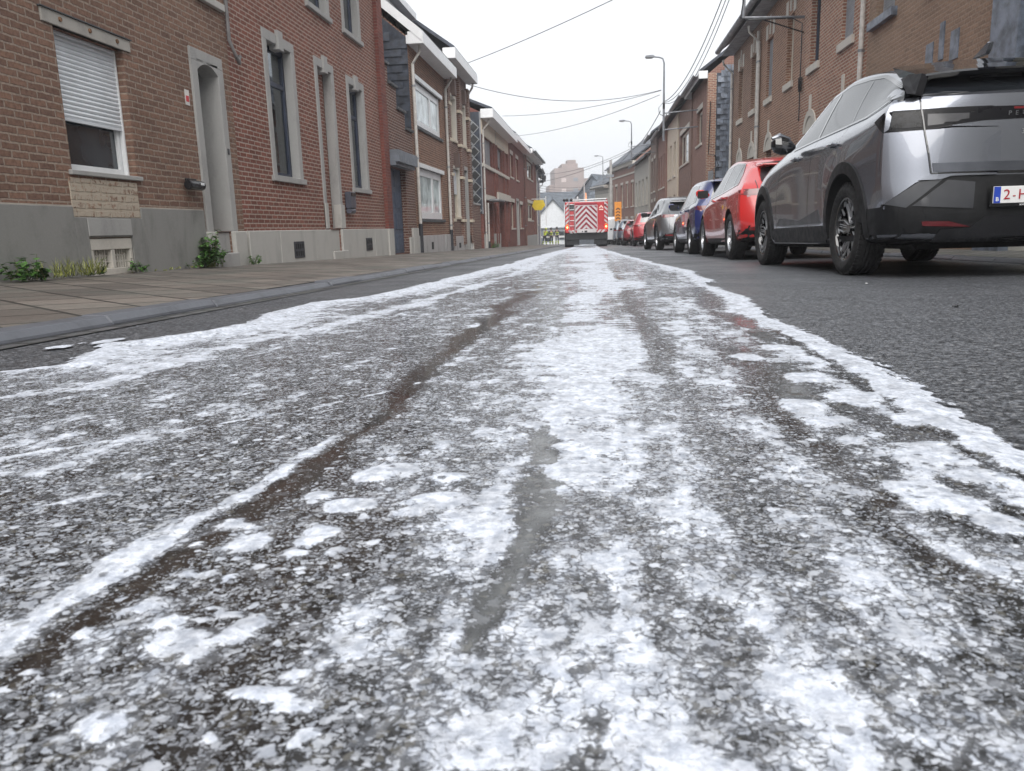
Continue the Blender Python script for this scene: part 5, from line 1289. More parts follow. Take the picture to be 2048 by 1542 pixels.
        if skirt:
            cnt = {}
            for f in Fc:
                for i in range(3):
                    e_ = (f[i], f[(i+1) % 3]); k_ = tuple(sorted(e_)); cnt.setdefault(k_, []).append(e_)
            base = {}
            for k_, l_ in cnt.items():
                if len(l_) == 1:
                    a, b = l_[0]
                    for q in (a, b):
                        if q not in base: base[q] = len(V); V.append(V[q]-N_[q]*(off+.004))
                    Fc.append((b, a, base[a], base[b]))
        mb = MB(); mb.v = [tuple(v) for v in V]; mb.f = Fc
        o = mb.build(name, mat, parent or s.e, smooth=smooth)
        if label: o['label'] = label
        return o
    def strip(s, pts, w, view='S', off=.002, side=1, mb=None, step=.04):
        mb = mb or MB(); P = []
        for i in range(len(pts)-1):
            p, q = pts[i], pts[i+1]; n = max(1, int(math.hypot(q[0]-p[0], q[1]-p[1])/step))
            for k in range(n+(i == len(pts)-2)): P.append((p[0]+(q[0]-p[0])*k/n, p[1]+(q[1]-p[1])*k/n))
        prev = None
        for i, p in enumerate(P):
            a, b = P[max(0, i-1)], P[min(len(P)-1, i+1)]; dx_, dy_ = b[0]-a[0], b[1]-a[1]; l = math.hypot(dx_, dy_) or 1
            nx_, ny_ = -dy_/l*w/2, dx_/l*w/2
            h1, n1 = s.cast(view, p[0]+nx_, p[1]+ny_, side); h2, n2 = s.cast(view, p[0]-nx_, p[1]-ny_, side)
            cur = (h1+n1*off, h2+n2*off)
            if prev and (cur[0]-prev[0]).length < .3: mb.quad(prev[0], cur[0], cur[1], prev[1])
            prev = cur
        return mb

def wheel_mesh(r, wd, rr, style, rim_mat=None, dark=GLOSSB):
    """tyre and rim meshes, outside at +y"""
    h = wd/2; c = .018
    tb = MB(); prof = [(rr-.02, -h+.01), (rr+.01, -h+.004), (r-.05, -h-.006), (r-.018, -h+.012), (r-.004, -h+.035)]
    for g in (-.045, -.015, .015, .045): prof += [(r, g-.012), (r, g-.004), (r-.008, g-.003), (r-.008, g+.003), (r, g+.004)] if abs(g) < h-.03 else []
    prof += [(r-.004, h-.035), (r-.018, h-.012), (r-.05, h+.006), (r-.06, h+.007), (rr+.012, h-.004), (rr, h-.012), (rr-.012, h-.03), (rr-.02, -h+.03)]
    tb.lathe(prof, 56, 'y')
    # shoulder blocks
    for k in range(56):
        a = 2*math.pi*k/56; ca, sa = math.cos(a), math.sin(a); 
        for sy in (-1, 1):
            i = len(tb.v)
            for rad in (r-.022, r-.001):
                for da in (-.030, .030):
                    for y in (h-.042, h-.013): tb.v.append((rad*math.cos(a+da), sy*y, rad*math.sin(a+da)))
            tb.f += [tuple(i+q for q in f) for f in ((4, 5, 7, 6), (0, 1, 5, 4), (2, 6, 7, 3), (1, 3, 7, 5), (0, 4, 6, 2))]
    tm = tb
    rb = MB(); fy = h-.022
    rb.lathe([(rr-.004, fy+.006), (rr-.018, fy+.004), (rr-.028, fy-.02), (rr-.03, -h+.03)], 56, 'y')
    rb.lathe([(rr+.001, fy-.004), (rr+.001, fy+.006), (rr-.004, fy+.006)], 56, 'y')
    db = MB(); db.lathe([(rr-.03, -.02), (.05, -.03), (.0, -.03)], 40, 'y'); db.lathe([(.17, .0), (.17, -.018), (.04, -.018)], 32, 'y')
    sb = MB()
    def spoke(mb, a0, r0, w0, a1, r1, w1, y0, y1, t=.02):
        p0 = Vector((math.cos(a0)*r0, y0, math.sin(a0)*r0)); p1 = Vector((math.cos(a1)*r1, y1, math.sin(a1)*r1)); d = (p1-p0); d.y = 0; d.normalize(); n = Vector((-d.z, 0, d.x))
        i = len(mb.v)
        for p, w_ in ((p0, w0), (p1, w1)):
            for sx in (-1, 1):
                for dy_ in (0, -t): q = p+n*sx*w_/2; mb.v.append((q.x, q.y+dy_, q.z))
        mb.f += [tuple(i+q for q in f) for f in ((0, 2, 6, 4), (1, 5, 7, 3), (0, 4, 5, 1), (2, 3, 7, 6), (0, 1, 3, 2), (4, 6, 7, 5))]
    if style == 'diamond':
        for k in range(5):
            a = 2*math.pi*k/5+.3; Y0, Y1 = fy-.035, fy-.010
            spoke(db, a, .04, .07, a, rr-.02, .16, Y0-.012, Y1-.018)
            for sg_ in (-1, 1):
                spoke(sb, a+sg_*.40, .055, .007, a+sg_*.30, .155, .008, Y0, Y0+.005, .01); spoke(sb, a+sg_*.30, .155, .008, a+sg_*.16, rr-.025, .012, Y0+.005, Y1, .012)
                spoke(sb, a+sg_*.08, .095, .005, a+sg_*.045, rr-.05, .007, Y0-.003, Y1-.004, .01)
                spoke(sb, a+sg_*.34, rr-.05, .012, a+sg_*.16, rr-.026, .02, Y1, Y1, .01)
            spoke(sb, a+.62, rr-.09, .026, a+.62, rr-.02, .010, Y1-.01, Y1-.004, .01)
        db.lathe([(.0, fy-.022), (.034, fy-.022), (.036, fy-.05)], 20, 'y')
    else:
        n = {'ten': 10, 'five': 5, 'seven': 7}[style]
        for k in range(n):
            a = 2*math.pi*k/n+.2; w_ = {10: .028, 7: .042, 5: .07}[n]
            spoke(sb, a, .05, w_*1.2, a+.04, rr-.015, w_*.8, fy-.035, fy-.008, .025)
        sb.lathe([(.0, fy-.02), (.05, fy-.022), (.06, fy-.05)], 24, 'y')
    return tm, rb, db, sb
WCACHE = {}
def put_wheels(car, r, wd, rr, style, rim_mat, track, shade=GLOSSB, rim_edge=None):
    for ax, fr in ((car.sp['ra'], 0), (car.sp['fa'], 1)):
        for sg_ in (1, -1):
            key = (round(r, 3), style, rim_mat.name)
            if key not in WCACHE:
                tm, rb, db, sb = wheel_mesh(r, wd, rr, style)
                t_ = tm.build('wheel', RUBBER, car.e, smooth=True); a_ = rb.build('rim_edge', rim_edge or rim_mat, t_, smooth=True); d_ = db.build('rim_back', shade, t_, smooth=True)
                s_ = sb.build('rim', rim_mat, t_, bevel=.0015); WCACHE[key] = t_; o = t_
            else: o = copy_tree(WCACHE[key], car.e)
            o.location = (ax, sg_*(track-wd/2), r); o.rotation_euler = (0, random.random()*6, 0 if sg_ > 0 else 0)
            if sg_ < 0: o.rotation_euler = (0, random.random()*6, 0); o.scale = (1, -1, 1)

def arcpts(cx, cz, r, a0, a1, n=22): return [(cx+r*math.cos(R(a0+(a1-a0)*k/n)), cz+r*math.sin(R(a0+(a1-a0)*k/n))) for k in range(n+1)]

# ---------------- hero: silver grey crossover
HERO_PAINT = paint('metallic_grey', (.175, .186, .215), .75, .25)
hero_sp = dict(W=.94, L=4.54, wr=.362, ra=.90, fa=3.63, gap=.055, paint=HERO_PAINT, lvl=2, under=.27,
    xs=[.13, .34, .62, .9, 1.2, 1.5, 1.8, 2.1, 2.4, 2.7, 2.95, 3.2, 3.45, 3.7, 4.0, 4.22, 4.38],
    zb=[(0, .27), (.5, .24), (1.3, .21), (3.2, .21), (4.2, .22), (4.5, .26)],
    w=[(0, .915), (.34, .93), (.9, .94), (2.2, .925), (3.5, .94), (4.1, .90), (4.4, .82)],
    flare=[(0, 0), (.4, .0), (.9, .022), (1.5, -.014), (2.6, -.014), (3.2, .0), (3.63, .018), (4.2, 0)],
    zs=[(0, 1.235), (.35, 1.20), (.7, 1.165), (2.0, 1.155), (2.7, 1.14), (3.3, 1.08), (3.7, 1.04), (4.2, .93), (4.45, .80)],
    zr=[(0, 1.43), (.36, 1.47), (.9, 1.54), (1.5, 1.60), (2.0, 1.575), (2.4, 1.46), (2.8, 1.27), (3.05, 1.165), (3.4, 1.11), (3.8, 1.07), (4.2, .96), (4.45, .83)],
    yr=[(0, .60), (.36, .62), (1.0, .655), (2.0, .665), (2.4, .68), (2.8, .75), (3.1, .82), (4.2, .74), (4.4, .66)],
    crown=[(0, .05), (.5, .055), (1.8, .07), (2.5, .08), (3.0, .07), (3.3, .05), (4.4, .03)],
    xr=[(.2, .10), (.36, .03), (.50, .0), (.62, .01), (.68, .06), (.78, .075), (1.02, .06), (1.10, .075), (1.20, .10), (1.24, .13), (1.32, .28), (1.43, .42), (1.5, .46)],
    xf=[(.2, .08), (.4, .0), (.8, .02), (1.0, .12), (1.5, .3)],
    crease={6: .8, 5: .45, 9: .5, 1: .5, 3: .25}, rowcrease={3: (2, 6, .95), 2: (2, 5, .35)})
HX, HY = 1.945, 5.68
hero = Car('parked_car', hero_sp, (HX+.94, HY, G(HY)), 'large silver grey crossover parked nearest, black roof spoiler and plate 2-HJ', rz=91.7)
c = hero
put_wheels(c, .362, .225, .248, 'diamond', RIMD, .925, rim_edge=GLOSSB)
for sd_ in (1, -1):
    # glass
    c.patch('side_glass', [(.17, 1.245), (.42, 1.205), (.66, 1.18), (1.20, 1.172), (1.98, 1.168), (2.66, 1.155), (2.66, 1.20), (2.36, 1.36), (2.0, 1.505), (1.5, 1.535), (1.1, 1.505), (.86, 1.475), (.50, 1.36)], 'S', .004, CGLASS2, .07, sd_)
    m = MB()
    c.strip([(1.86, 1.17), (1.72, 1.515)], .045, 'S', .007, sd_, m); c.strip([(.98, 1.18), (1.02, 1.49)], .012, 'S', .007, sd_, m)
    c.strip([(.16, 1.243), (.42, 1.198), (.66, 1.172), (1.20, 1.164), (1.98, 1.160), (2.70, 1.147)], .014, 'S', .0075, sd_, m); c.strip([(.16, 1.25), (.50, 1.37), (.86, 1.487), (1.1, 1.518), (1.5, 1.549), (2.0, 1.52), (2.36, 1.375), (2.70, 1.20)], .022, 'S', .0075, sd_, m)
    m.build('window_trim', GLOSSB, c.e, fix=False)
    # panel gaps
    for pl_ in ([(1.86, 1.15), (1.92, .80), (1.94, .60), (1.92, .30)], [(2.86, 1.12), (2.98, .80), (3.02, .60), (2.98, .30)], [(1.02, 1.16), (1.12, .98), (1.34, .74), (1.40, .55), (1.40, .32)]):
        m = MB(); c.strip(pl_, .008, 'S', .0012, sd_, m); m.build('panel_gap', GLOSSB, c.e, fix=False)
    # wheel arch cladding
    for ax in (.90, 3.63):
        o_ = arcpts(ax, .372, .505, -10, 190); i_ = arcpts(ax, .372, .418, 190, -10)
        c.patch('arch_cladding', o_+i_, 'S', .012, PLASTIC, .05, sd_)
    c.patch('bumper_side', [(-.05, .24), (.42, .24), (.40, .36), (.42, .495), (.20, .50), (-.05, .60)], 'S', .0065, PLASTIC, .05, sd_)
    c.patch('sill_cladding', [(1.38, .22), (3.15, .22), (3.15, .36), (3.10, .40), (1.42, .40), (1.38, .36)], 'S', .012, PLASTIC, .08, sd_)
    c.patch('door_lower_panel', [(1.50, .42), (3.02, .42), (2.86, .50), (2.2, .46), (1.60, .54)], 'S', .005, plain('grey_plastic', (.05, .054, .062), .35), .08, sd_)
    # side crease highlights
    # handles
    for hx in (1.22, 2.36):
        p, n_ = c.cast('S', hx, 1.03, sd_)
        hb = MB(); hb.tube([p+n_*.004+Vector((-.11, 0, -.002)), p+n_*.030+Vector((-.07, 0, .006)), p+n_*.032+Vector((.05, 0, .008)), p+n_*.006+Vector((.11, 0, .006))], [.010, .015, .015, .010], 10); ho = hb.build('door_handle', HERO_PAINT, c.e, smooth=True)
        c.patch('handle_cup', [(hx-.07, 1.005), (hx+.05, 1.005), (hx+.07, 1.025), (hx+.05, 1.053), (hx-.07, 1.053), (hx-.09, 1.025)], 'S', .002, GLOSSB, .03, sd_, parent=ho)
    # mirror
    p = Vector((2.46, sd_*.90, 1.155))
    mm = MB(); seg = []
    for k, (yy, rx_, rz_) in enumerate(((0, .03, .02), (.04, .05, .055), (.10, .065, .085), (.18, .068, .092), (.25, .055, .075), (.285, .02, .03))):
        seg.append([(p.x+rx_*math.cos(t*math.pi/8)*1.0+yy*-.12, p.y+sd_*yy*.82, p.z+.01+rz_*math.sin(t*math.pi/8)*.95+yy*.10) for t in range(16)])
    for a_, b_ in zip(seg, seg[1:]):
        for t in range(16): mm.quad(a_[t], a_[(t+1) % 16], b_[(t+1) % 16], b_[t])
    mm.quad(*seg[0]); mm.quad(*seg[-1]); mo = mm.build('wing_mirror', GLOSSB, c.e, smooth=True)
    m2 = MB(); m2.tube([(p.x+.0, p.y+sd_*.05, p.z+.085), (p.x-.01, p.y+sd_*.15, p.z+.118), (p.x-.03, p.y+sd_*.23, p.z+.095)], [.018, .03, .012], 8); m2.build('mirror_cap', HERO_PAINT, mo, smooth=True)
    # tail lamp, side part
    c.patch('tail_lamp', [(.08, 1.005), (.20, 1.0), (.30, 1.055), (.37, 1.095), (.24, 1.135), (.08, 1.145)], 'S', .006, LAMP_D, .04, sd_)
# rear face
def rearpoly(name, pts, off, mat, grid=.05, parent=None, label=None):
    return c.patch(name, pts, 'B', off, mat, grid, parent=parent, label=label)
sym = lambda pts: pts + [(-y, z) for y, z in reversed(pts)]
rearpoly('lamp_band', sym([(0, 1.132), (.5, 1.138), (.86, 1.142), (.88, 1.01), (.67, 1.006), (.5, 1.028), (.3, 1.048), (0, 1.052)]), .006, LBAND)
for sd_ in (1, -1):
    f = lambda l: [(sd_*a, b) for a, b in l]
    tl = rearpoly('tail_lamp', f([(.40, 1.098), (.655, 1.105), (.655, 1.028), (.56, 1.034), (.55, 1.046), (.47, 1.046), (.45, 1.058), (.40, 1.062)]), .0095, plain('lens_reflection_grey', (.07, .07, .075), .15, spec=.4), .04)  # lighter grey paints in the reflection on the lens
    rearpoly('tail_lamp', f([(.69, 1.125), (.86, 1.128), (.87, 1.03), (.80, 1.02), (.69, 1.022)]), .0095, LAMP_D, .04)
    rearpoly('reflector', f([(.36, .352), (.66, .366), (.67, .396), (.50, .392)]), .012, plain('reflector_red', (.10, .006, .01), .15, coat=1), .04)
    rearpoly('bumper_facet', f([(.35, .645), (.52, .665), (.735, .50), (.36, .47)]), .013, plain('dark_facet', (.028, .030, .036), .40), .05)
    rearpoly('bumper_flank', f([(.55, .672), (.70, .658), (.90, .52), (.77, .49)]), .010, plain('grey_facet', (.045, .048, .056), .40), .05)
    rearpoly('bumper_wing', f([(.22, .700), (.50, .704), (.66, .703), (.705, .668), (.57, .668), (.50, .690), (.22, .688)]), .020, HERO_PAINT, .04)
rearpoly('brake_light', [(-.12, 1.112), (.12, 1.112), (.12, 1.126), (-.12, 1.126)], .010, LAMP_R, .04)
rearpoly('rear_window', sym([(0, 1.39), (.46, 1.385), (.58, 1.37), (.68, 1.255), (.66, 1.236), (.3, 1.243), (0, 1.245)]), .005, CGLASS, .05)
rearpoly('lower_bumper', sym([(0, .688), (.50, .688), (.66, .675), (.72, .655), (.90, .52), (.93, .49), (.93, .25), (.6, .245), (0, .245)]), .006, PLASTIC, .05)
rearpoly('diffuser', sym([(0, .42), (.28, .42), (.36, .35), (.55, .34), (.58, .27), (0, .26)]), .018, GLOSSB, .05)
rearpoly('tailgate_shade_facet', sym([(0, .775), (.62, .780), (.61, .722), (0, .712)]), .006, plain('shade_grey_metal', (.10, .107, .125), .35, .7), .05)  # darker copy of the paint puts shade on the inturned lower tailgate
m = MB(); c.strip([(.69, 1.235), (.69, 1.14), (.672, 1.0), (.645, .85), (.625, .715)], .009, 'B', .0105, 1, m); c.strip([(-.69, 1.235), (-.69, 1.14), (-.672, 1.0), (-.645, .85), (-.625, .715)], .009, 'B', .0105, 1, m)
c.strip([(-.625, .709), (0, .704), (.625, .709)], .016, 'B', .004, 1, m); m.build('tailgate_gap', GLOSSB, c.e, fix=False)
# spoiler wrapping the rear window
def spoiler():
    mb = MB(); rows = []
    for k in range(13):
        t = -1+k/6; y = .66*t; a = abs(t)
        z = 1.392-.012*a**3; xf_ = .72+.05*a; xb = .16+.12*a**4
        rows.append([(xf_, y, 1.565-.03*a*a), ((xf_+xb)/2, y, z+.085), (xb+.015, y, z+.010), (xb, y, z-.006), (xb+.03, y, z-.026), (xb+.24, y, z-.02)])
    for a_, b_ in zip(rows, rows[1:]):
        for q in range(6): mb.quad(a_[q], a_[(q+1) % 6], b_[(q+1) % 6], b_[q])
    mb.quad(*rows[0]); mb.quad(*reversed(rows[-1]))
    o = mb.build('roof_spoiler', GLOSSB, c.e, smooth=True)
    for sd_ in (1, -1):
        f = MB(); P_ = [(.26, .655, 1.395), (.46, .668, 1.425), (.50, .70, 1.405), (.40, .725, 1.360), (.17, .785, 1.252), (.15, .735, 1.240)]
        P_ = [(x, y*sd_, z) for x, y, z in P_]; Q_ = [(x+.02, y-sd_*.055, z-.01) for x, y, z in P_]
        n_ = len(P_); i = len(f.v); f.v += P_+Q_; f.f.append(tuple(range(i, i+n_))); f.f.append(tuple(range(i+2*n_-1, i+n_-1, -1)))
        for q in range(n_): f.f.append((i+q, i+n_+q, i+n_+(q+1) % n_, i+(q+1) % n_))
        f.build('spoiler_fin', plain('satin_black', (.010, .010, .012), .6, var=.05, spec=.2), o)
spoiler()
rf_ = c.patch('roof_panel', [(.75, -.60), (2.2, -.62), (2.2, .62), (.75, .60)], 'T', .004, GLOSSB, .12)
fin = MB(); fin.prism([(.98, 1.60), (.74, 1.595), (.715, 1.62), (.69, 1.672), (.73, 1.678), (.81, 1.652), (.94, 1.61)], lambda x, z: (x, -.016, z), lambda x, z: (x, .016, z)); fin.build('aerial_fin', HERO_PAINT, c.e, bevel=.006)
wm = MB(); wm.tube([(.26, .0, 1.36), (.33, .30, 1.375)], .009, 8); wm.build('rear_wiper', PLASTIC, c.e)
# number plate and badges
np_ = tag(MB().box(-.014, 0, -.26, .26, -.055, .055).build('number_plate', PLATEW, c.e, bevel=.002)); np_.location = (-.006, 0, .552)
MB().box(-.020, -.015, -.275, .275, -.078, .066).build('plate_holder', PLASTIC, np_, bevel=.004).location = (.014, 0, 0)
MB().box(-.0165, -.014, .215, .258, -.053, .053).build('blue_band', plain('plate_blue', (.02, .06, .42), .4), np_)
def rear_mtx(x, y, z): return Matrix.Translation((x, y, z)) @ Matrix(((0, 0, -1, 0), (-1, 0, 0, 0), (0, 1, 0, 0), (0, 0, 0, 1)))
RED = plain('plate_red', (.42, .015, .03), .4)
text_mesh('2', .092, RED, np_, 'plate_text', rear_mtx(-.0165, .175, -.002), bold=False); text_mesh('-', .07, RED, np_, 'plate_text', rear_mtx(-.0165, .128, -.004)); text_mesh('HJ', .092, RED, np_, 'plate_text', rear_mtx(-.0165, .060, -.002))
text_mesh('B', .036, FR_WHITE, np_, 'plate_text', rear_mtx(-.0175, .236, -.030), bold=True)
text_mesh('SCHYNS', .014, FR_WHITE, np_, 'holder_text', rear_mtx(-.0085, .06, -.067), bold=True)
p, n_ = c.cast('B', 0, 1.085); text_mesh('PEUGEOT', .040, plain('badge_grey', (.25, .26, .28), .3, .8), c.e, 'badge_text', rear_mtx(p.x-.013, 0, 1.085), spacing=2.2)
text_mesh('3', .045, CHROME, c.e, 'model_badge', rear_mtx(c.cast('B', .10, .93)[0].x-.004, .06, .965))
# inner brake parts and far side darkness
MB().box(.35, 4.1, -.60, .60, .20, .34).build('floor_pan', UNDER, c.e, bevel=.03)
MB().tube([(.15, -.35, .27), (.60, -.35, .27)], .09, 12).build('silencer', UNDER, c.e)

# ---------------- the other parked cars
def mkspec(L, W, H, wr, ra, fa, belt, kind, pt, lvl=2):
    tl = dict(suv=.30, hatch=.42, coupe=.85, mini=.32)[kind]; ws0, ws1 = (.66*L, .735*L); rt = .55*L
    sp = dict(W=W, L=L, wr=wr, ra=ra, fa=fa, gap=.05, paint=pt, lvl=lvl, under=.24,
        xs=[.14, .36] + [x for x in np.linspace(.66, L-.75, 11)] + [L-.48, L-.28, L-.15],
        zb=[(0, .30), (.5, .23), (L-.6, .20), (L, .25)],
        w=[(0, W-.05), (.4, W-.01), (ra, W), (L*.5, W-.01), (fa, W), (L-.4, W-.05), (L-.1, W-.14)],
        flare=[(0, 0), (ra, .016), (ra+.6, -.012), (fa-.7, -.012), (fa, .014), (L, 0)],
        zs=[(0, belt+.04), (.5, belt+.03), (L*.6, belt-.04), (fa-.2, belt-.09), (L-.3, belt-.22), (L, belt-.30)],
        zr=[(0, H-.24 if kind == 'coupe' else H-.13), (tl, H-.13 if kind == 'coupe' else H-.06), (rt*.75, H-.03), (rt, H-.06), (ws0-.15, H-.22), (ws1, belt+.02), (fa, belt-.05), (L-.3, belt-.17), (L, belt-.27)],
        yr=[(0, W-.33), (.8, W-.29), (rt, W-.28), (ws0, W-.22), (ws1, W-.12), (L-.4, W-.2), (L, W-.28)],
        crown=[(0, .05), (rt, .07), (ws1, .06), (L, .03)],
        xr=[(.2, .08), (.38, .0), (.60, .01), (.70, .05), (belt-.12, .05), (belt, .10), (belt+.12, tl*.42), (H-.1, tl)],
        xf=[(.2, .06), (.4, .0), (.65, .02), (belt, .2)],
        crease={6: .7, 5: .4, 9: .4, 1: .4}, rowcrease={3: (2, 6, .5)})
    return sp
def dress(c, kind, belt, H, lamp='red', style='ten', rim=RIMS, wd=.205, clad=False, lampz=None):
    sp = c.sp; L, W, wr, ra, fa = sp['L'], sp['W'], sp['wr'], sp['ra'], sp['fa']
    put_wheels(c, wr, wd, wr*.66, style, rim, W-.012)
    b0 = .50 if kind != 'coupe' else .62; e1 = L*.70
    for sd_ in (1, -1):
        top = [(e1, belt+.01), (L*.60, H-.235), (L*.52, H-.125), (L*.34, H-.105), (b0+.42, H-.15), (b0+.12, belt+.16)]
        c.patch('side_glass', [(b0, belt+.055), (L*.4, belt+.005), (e1, belt-.03)]+top, 'S', .004, CGLASS2, .10, sd_)
        m = MB(); c.strip([(L*.435, belt-.01), (L*.40, H-.12)], .045, 'S', .0065, sd_, m); c.strip([(b0+.32, belt+.03), (b0+.44, H-.155)], .03, 'S', .0065, sd_, m)
        c.strip([(b0, belt+.05), (L*.4, belt), (e1+.03, belt-.035)], .014, 'S', .0066, sd_, m); c.strip([(b0, belt+.06), (b0+.12, belt+.17), (b0+.42, H-.14), (L*.34, H-.095), (L*.52, H-.115), (L*.60, H-.225), (e1+.03, belt)], .018, 'S', .0066, sd_, m)
        m.build('window_trim', GLOSSB, c.e, fix=False)
        for pl_ in ([(L*.435, belt-.02), (L*.44, .30)], [(L*.67, belt-.05), (L*.675, .30)], [(ra+.25, belt), (ra+.48, wr+.32), (ra+.52, .32)]):
            m = MB(); c.strip(pl_, .007, 'S', .0012, sd_, m); m.build('panel_gap', GLOSSB, c.e, fix=False)
        if clad:
            for ax in (ra, fa): c.patch('arch_cladding', arcpts(ax, wr+.01, wr+.13, -8, 188)+arcpts(ax, wr+.01, wr+.052, 188, -8), 'S', .010, PLASTIC, .06, sd_)
        c.patch('sill_cladding', [(ra+.5, .20), (fa-.5, .20), (fa-.5, .31), (ra+.5, .31)], 'S', .008, PLASTIC, .10, sd_)
        for hx in (L*.33, L*.56):
            p, n_ = c.cast('S', hx, belt-.10, sd_); hb = MB(); hb.tube([p+Vector((-.10, 0, 0)), p+n_*.028+Vector((-.06, 0, .004)), p+n_*.028+Vector((.05, 0, .004)), p+Vector((.10, 0, 0))], [.009, .013, .013, .009], 8); hb.build('door_handle', sp['paint'], c.e, smooth=True)
        p = Vector((L*.655, sd_*(W-.03), belt+.03)); seg = []
        for yy, rx_, rz_ in ((0, .03, .02), (.05, .05, .055), (.12, .062, .078), (.19, .055, .07), (.225, .02, .03)):
            seg.append([(p.x+rx_*math.cos(t*math.pi/6)-yy*.1, p.y+sd_*yy, p.z+rz_*math.sin(t*math.pi/6)+yy*.12) for t in range(12)])
        mm = MB()
        for a_, b_ in zip(seg, seg[1:]):
            for t in range(12): mm.quad(a_[t], a_[(t+1) % 12], b_[(t+1) % 12], b_[t])
        mm.quad(*seg[0]); mm.quad(*seg[-1]); mo = mm.build('wing_mirror', sp['paint'], c.e, smooth=True)
        MB().prism([(-.085, -.06), (.085, -.065), (.085, .055), (-.085, .06)], lambda a_, b_: (p.x-.085, p.y+sd_*.115+a_, p.z+.01+b_), lambda a_, b_: (p.x-.055, p.y+sd_*.115+a_, p.z+.01+b_)).build('mirror_glass', PLASTIC, mo)
        lz = lampz or belt-.10
        lm = LAMP_R if lamp == 'red' else LAMP_D
        c.patch('tail_lamp', [(.04, lz-.02), (.20, lz-.01), (.33, lz+.05), (.20, lz+.06), (.04, lz+.06)], 'S', .006, lm, .05, sd_)
        f = lambda l: [(sd_*a, b) for a, b in l]
        c.patch('tail_lamp', f([(W*.55, lz+.035), (W*.56, lz+.005), (W*.72, lz-.025), (W-.09, lz-.02), (W-.09, lz+.06), (W*.72, lz+.055)]), 'B', .006, lm, .05)
        c.patch('reflector', f([(W*.58, .40), (W*.82, .41), (W*.82, .45), (W*.58, .44)]), 'B', .012, LAMP_R, .05)
    for sd_ in (1, -1): c.patch('bumper_side', [(-.05, .25), (.34, .25), (.32, .34), (-.05, .46)], 'S', .0065, PLASTIC, .07, sd_)
    sy = lambda pts: pts + [(-y, z) for y, z in reversed(pts)]
    c.patch('rear_window', sy([(0, H-.11), (W*.5, H-.14), (W*.60, belt+.15), (W*.62, belt+.06), (0, belt+.04)]), 'B', .006, CGLASS2, .08)
    c.patch('lower_bumper', sy([(0, .50), (W*.6, .48), (W-.05, .42), (W-.05, .27), (0, .27)]), 'B', .007, PLASTIC, .07)
    c.patch('windscreen', [(L*.615, -.60), (L*.70, -.68), (L*.70, .68), (L*.615, .60)], 'T', .005, CGLASS2, .12)
    m = MB(); c.strip([(W*.70, belt+.08), (W*.70, .60), (W*.60, .55), (0, .54), (-W*.60, .55), (-W*.70, .60), (-W*.70, belt+.08)], .009, 'B', .009, 1, m); m.build('tailgate_gap', GLOSSB, c.e, fix=False)
    p, n_ = c.cast('B', 0, .70 if kind != 'mini' else .62); MB().box(p.x-.016, p.x-.004, -.26, .26, p.z-.055, p.z+.055).build('number_plate', PLATEW, c.e, bevel=.002)
    MB().box(.3, L-.4, -.6, .6, .19, .32).build('floor_pan', UNDER, c.e)
    s0 = MB()
    for k in range(7):
        pass
    xs_ = dict(suv=.30, hatch=.42, coupe=.62, mini=.32)[kind]; H = H-(.115 if kind == 'coupe' else .02)
    s0.prism([(xs_-.22, H-.075), (xs_-.20, H-.10), (xs_+.15, H-.09), (xs_+.30, H-.035), (xs_, H-.045)], lambda x, z: (x, -W*.58, z), lambda x, z: (x, W*.58, z)); s0.build('roof_spoiler', sp['paint'], c.e, bevel=.012)
def park(kind, X, Y, L, W, H, wr, ra, fa, belt, pt, label, rz=90.0, lvl=2, **kw):
    sp = mkspec(L, W, H, wr, ra, fa, belt, kind, pt, lvl)
    cc = Car('parked_car', sp, (X+W, Y, G(Y)), label, rz=rz); dress(cc, kind, belt, H, **kw); return cc
park('coupe', 1.90, 11.05, 4.25, .90, 1.50, .335, .80, 3.42, 1.00, paint('car_red', (.52, .018, .018), .0, .25), 'bright red hatchback parked right behind the grey crossover', rz=91.0, style='ten', lamp='red')
park('suv', 1.86, 15.75, 4.30, .89, 1.50, .33, .80, 3.35, .98, paint('car_blue', (.006, .014, .10), .2, .25), 'deep blue hatchback parked between the red and the silver car', rz=91.0, style='seven')
park('coupe', 1.76, 22.85, 4.36, .90, 1.56, .345, .86, 3.50, 1.04, paint('car_silver', (.14, .145, .155), .7, .28), 'silver grey coupe crossover with slanted tail lamps behind the blue car', rz=94, style='five', clad=True, lamp='red')
park('suv', 1.72, 39.2, 4.5, .92, 1.66, .36, .9, 3.6, 1.08, paint('car_cherry', (.33, .012, .022), .2, .28), 'cherry red family car with black bumper beyond the silver crossover', style='five', clad=True, lvl=1)
park('hatch', 1.45, 45.5, 4.1, .86, 1.48, .32, .75, 3.25, .95, paint('car_dark_red', (.20, .008, .016), .2, .3), 'small dark red hatchback half hidden behind the cherry red car', lvl=1, style='seven')
park('suv', 1.25, 51.5, 4.5, .90, 1.62, .35, .85, 3.55, 1.03, paint('car_slate', (.13, .16, .20), .5, .3), 'slate blue estate car parked beyond the dark red hatchback', lvl=1, style='five')
park('hatch', 1.1, 57.3, 4.2, .88, 1.80, .33, .8, 3.3, 1.10, paint('car_grey_blue', (.20, .23, .27), .5, .3), 'tall pale blue van like car showing above the slate blue car', lvl=1, style='five')
park('hatch', .75, 63.5, 4.2, .86, 1.50, .33, .8, 3.3, .97, paint('car_black', (.012, .013, .018), .2, .3), 'black car seen as a dark sliver beside the fire engine', lvl=1, style='five')
park('suv', .35, 69.5, 4.3, .88, 1.60, .34, .8, 3.4, 1.02, paint('car_white', (.55, .56, .58), .0, .3), 'farthest parked car, pale roof just right of the fire engine', lvl=1, style='five')
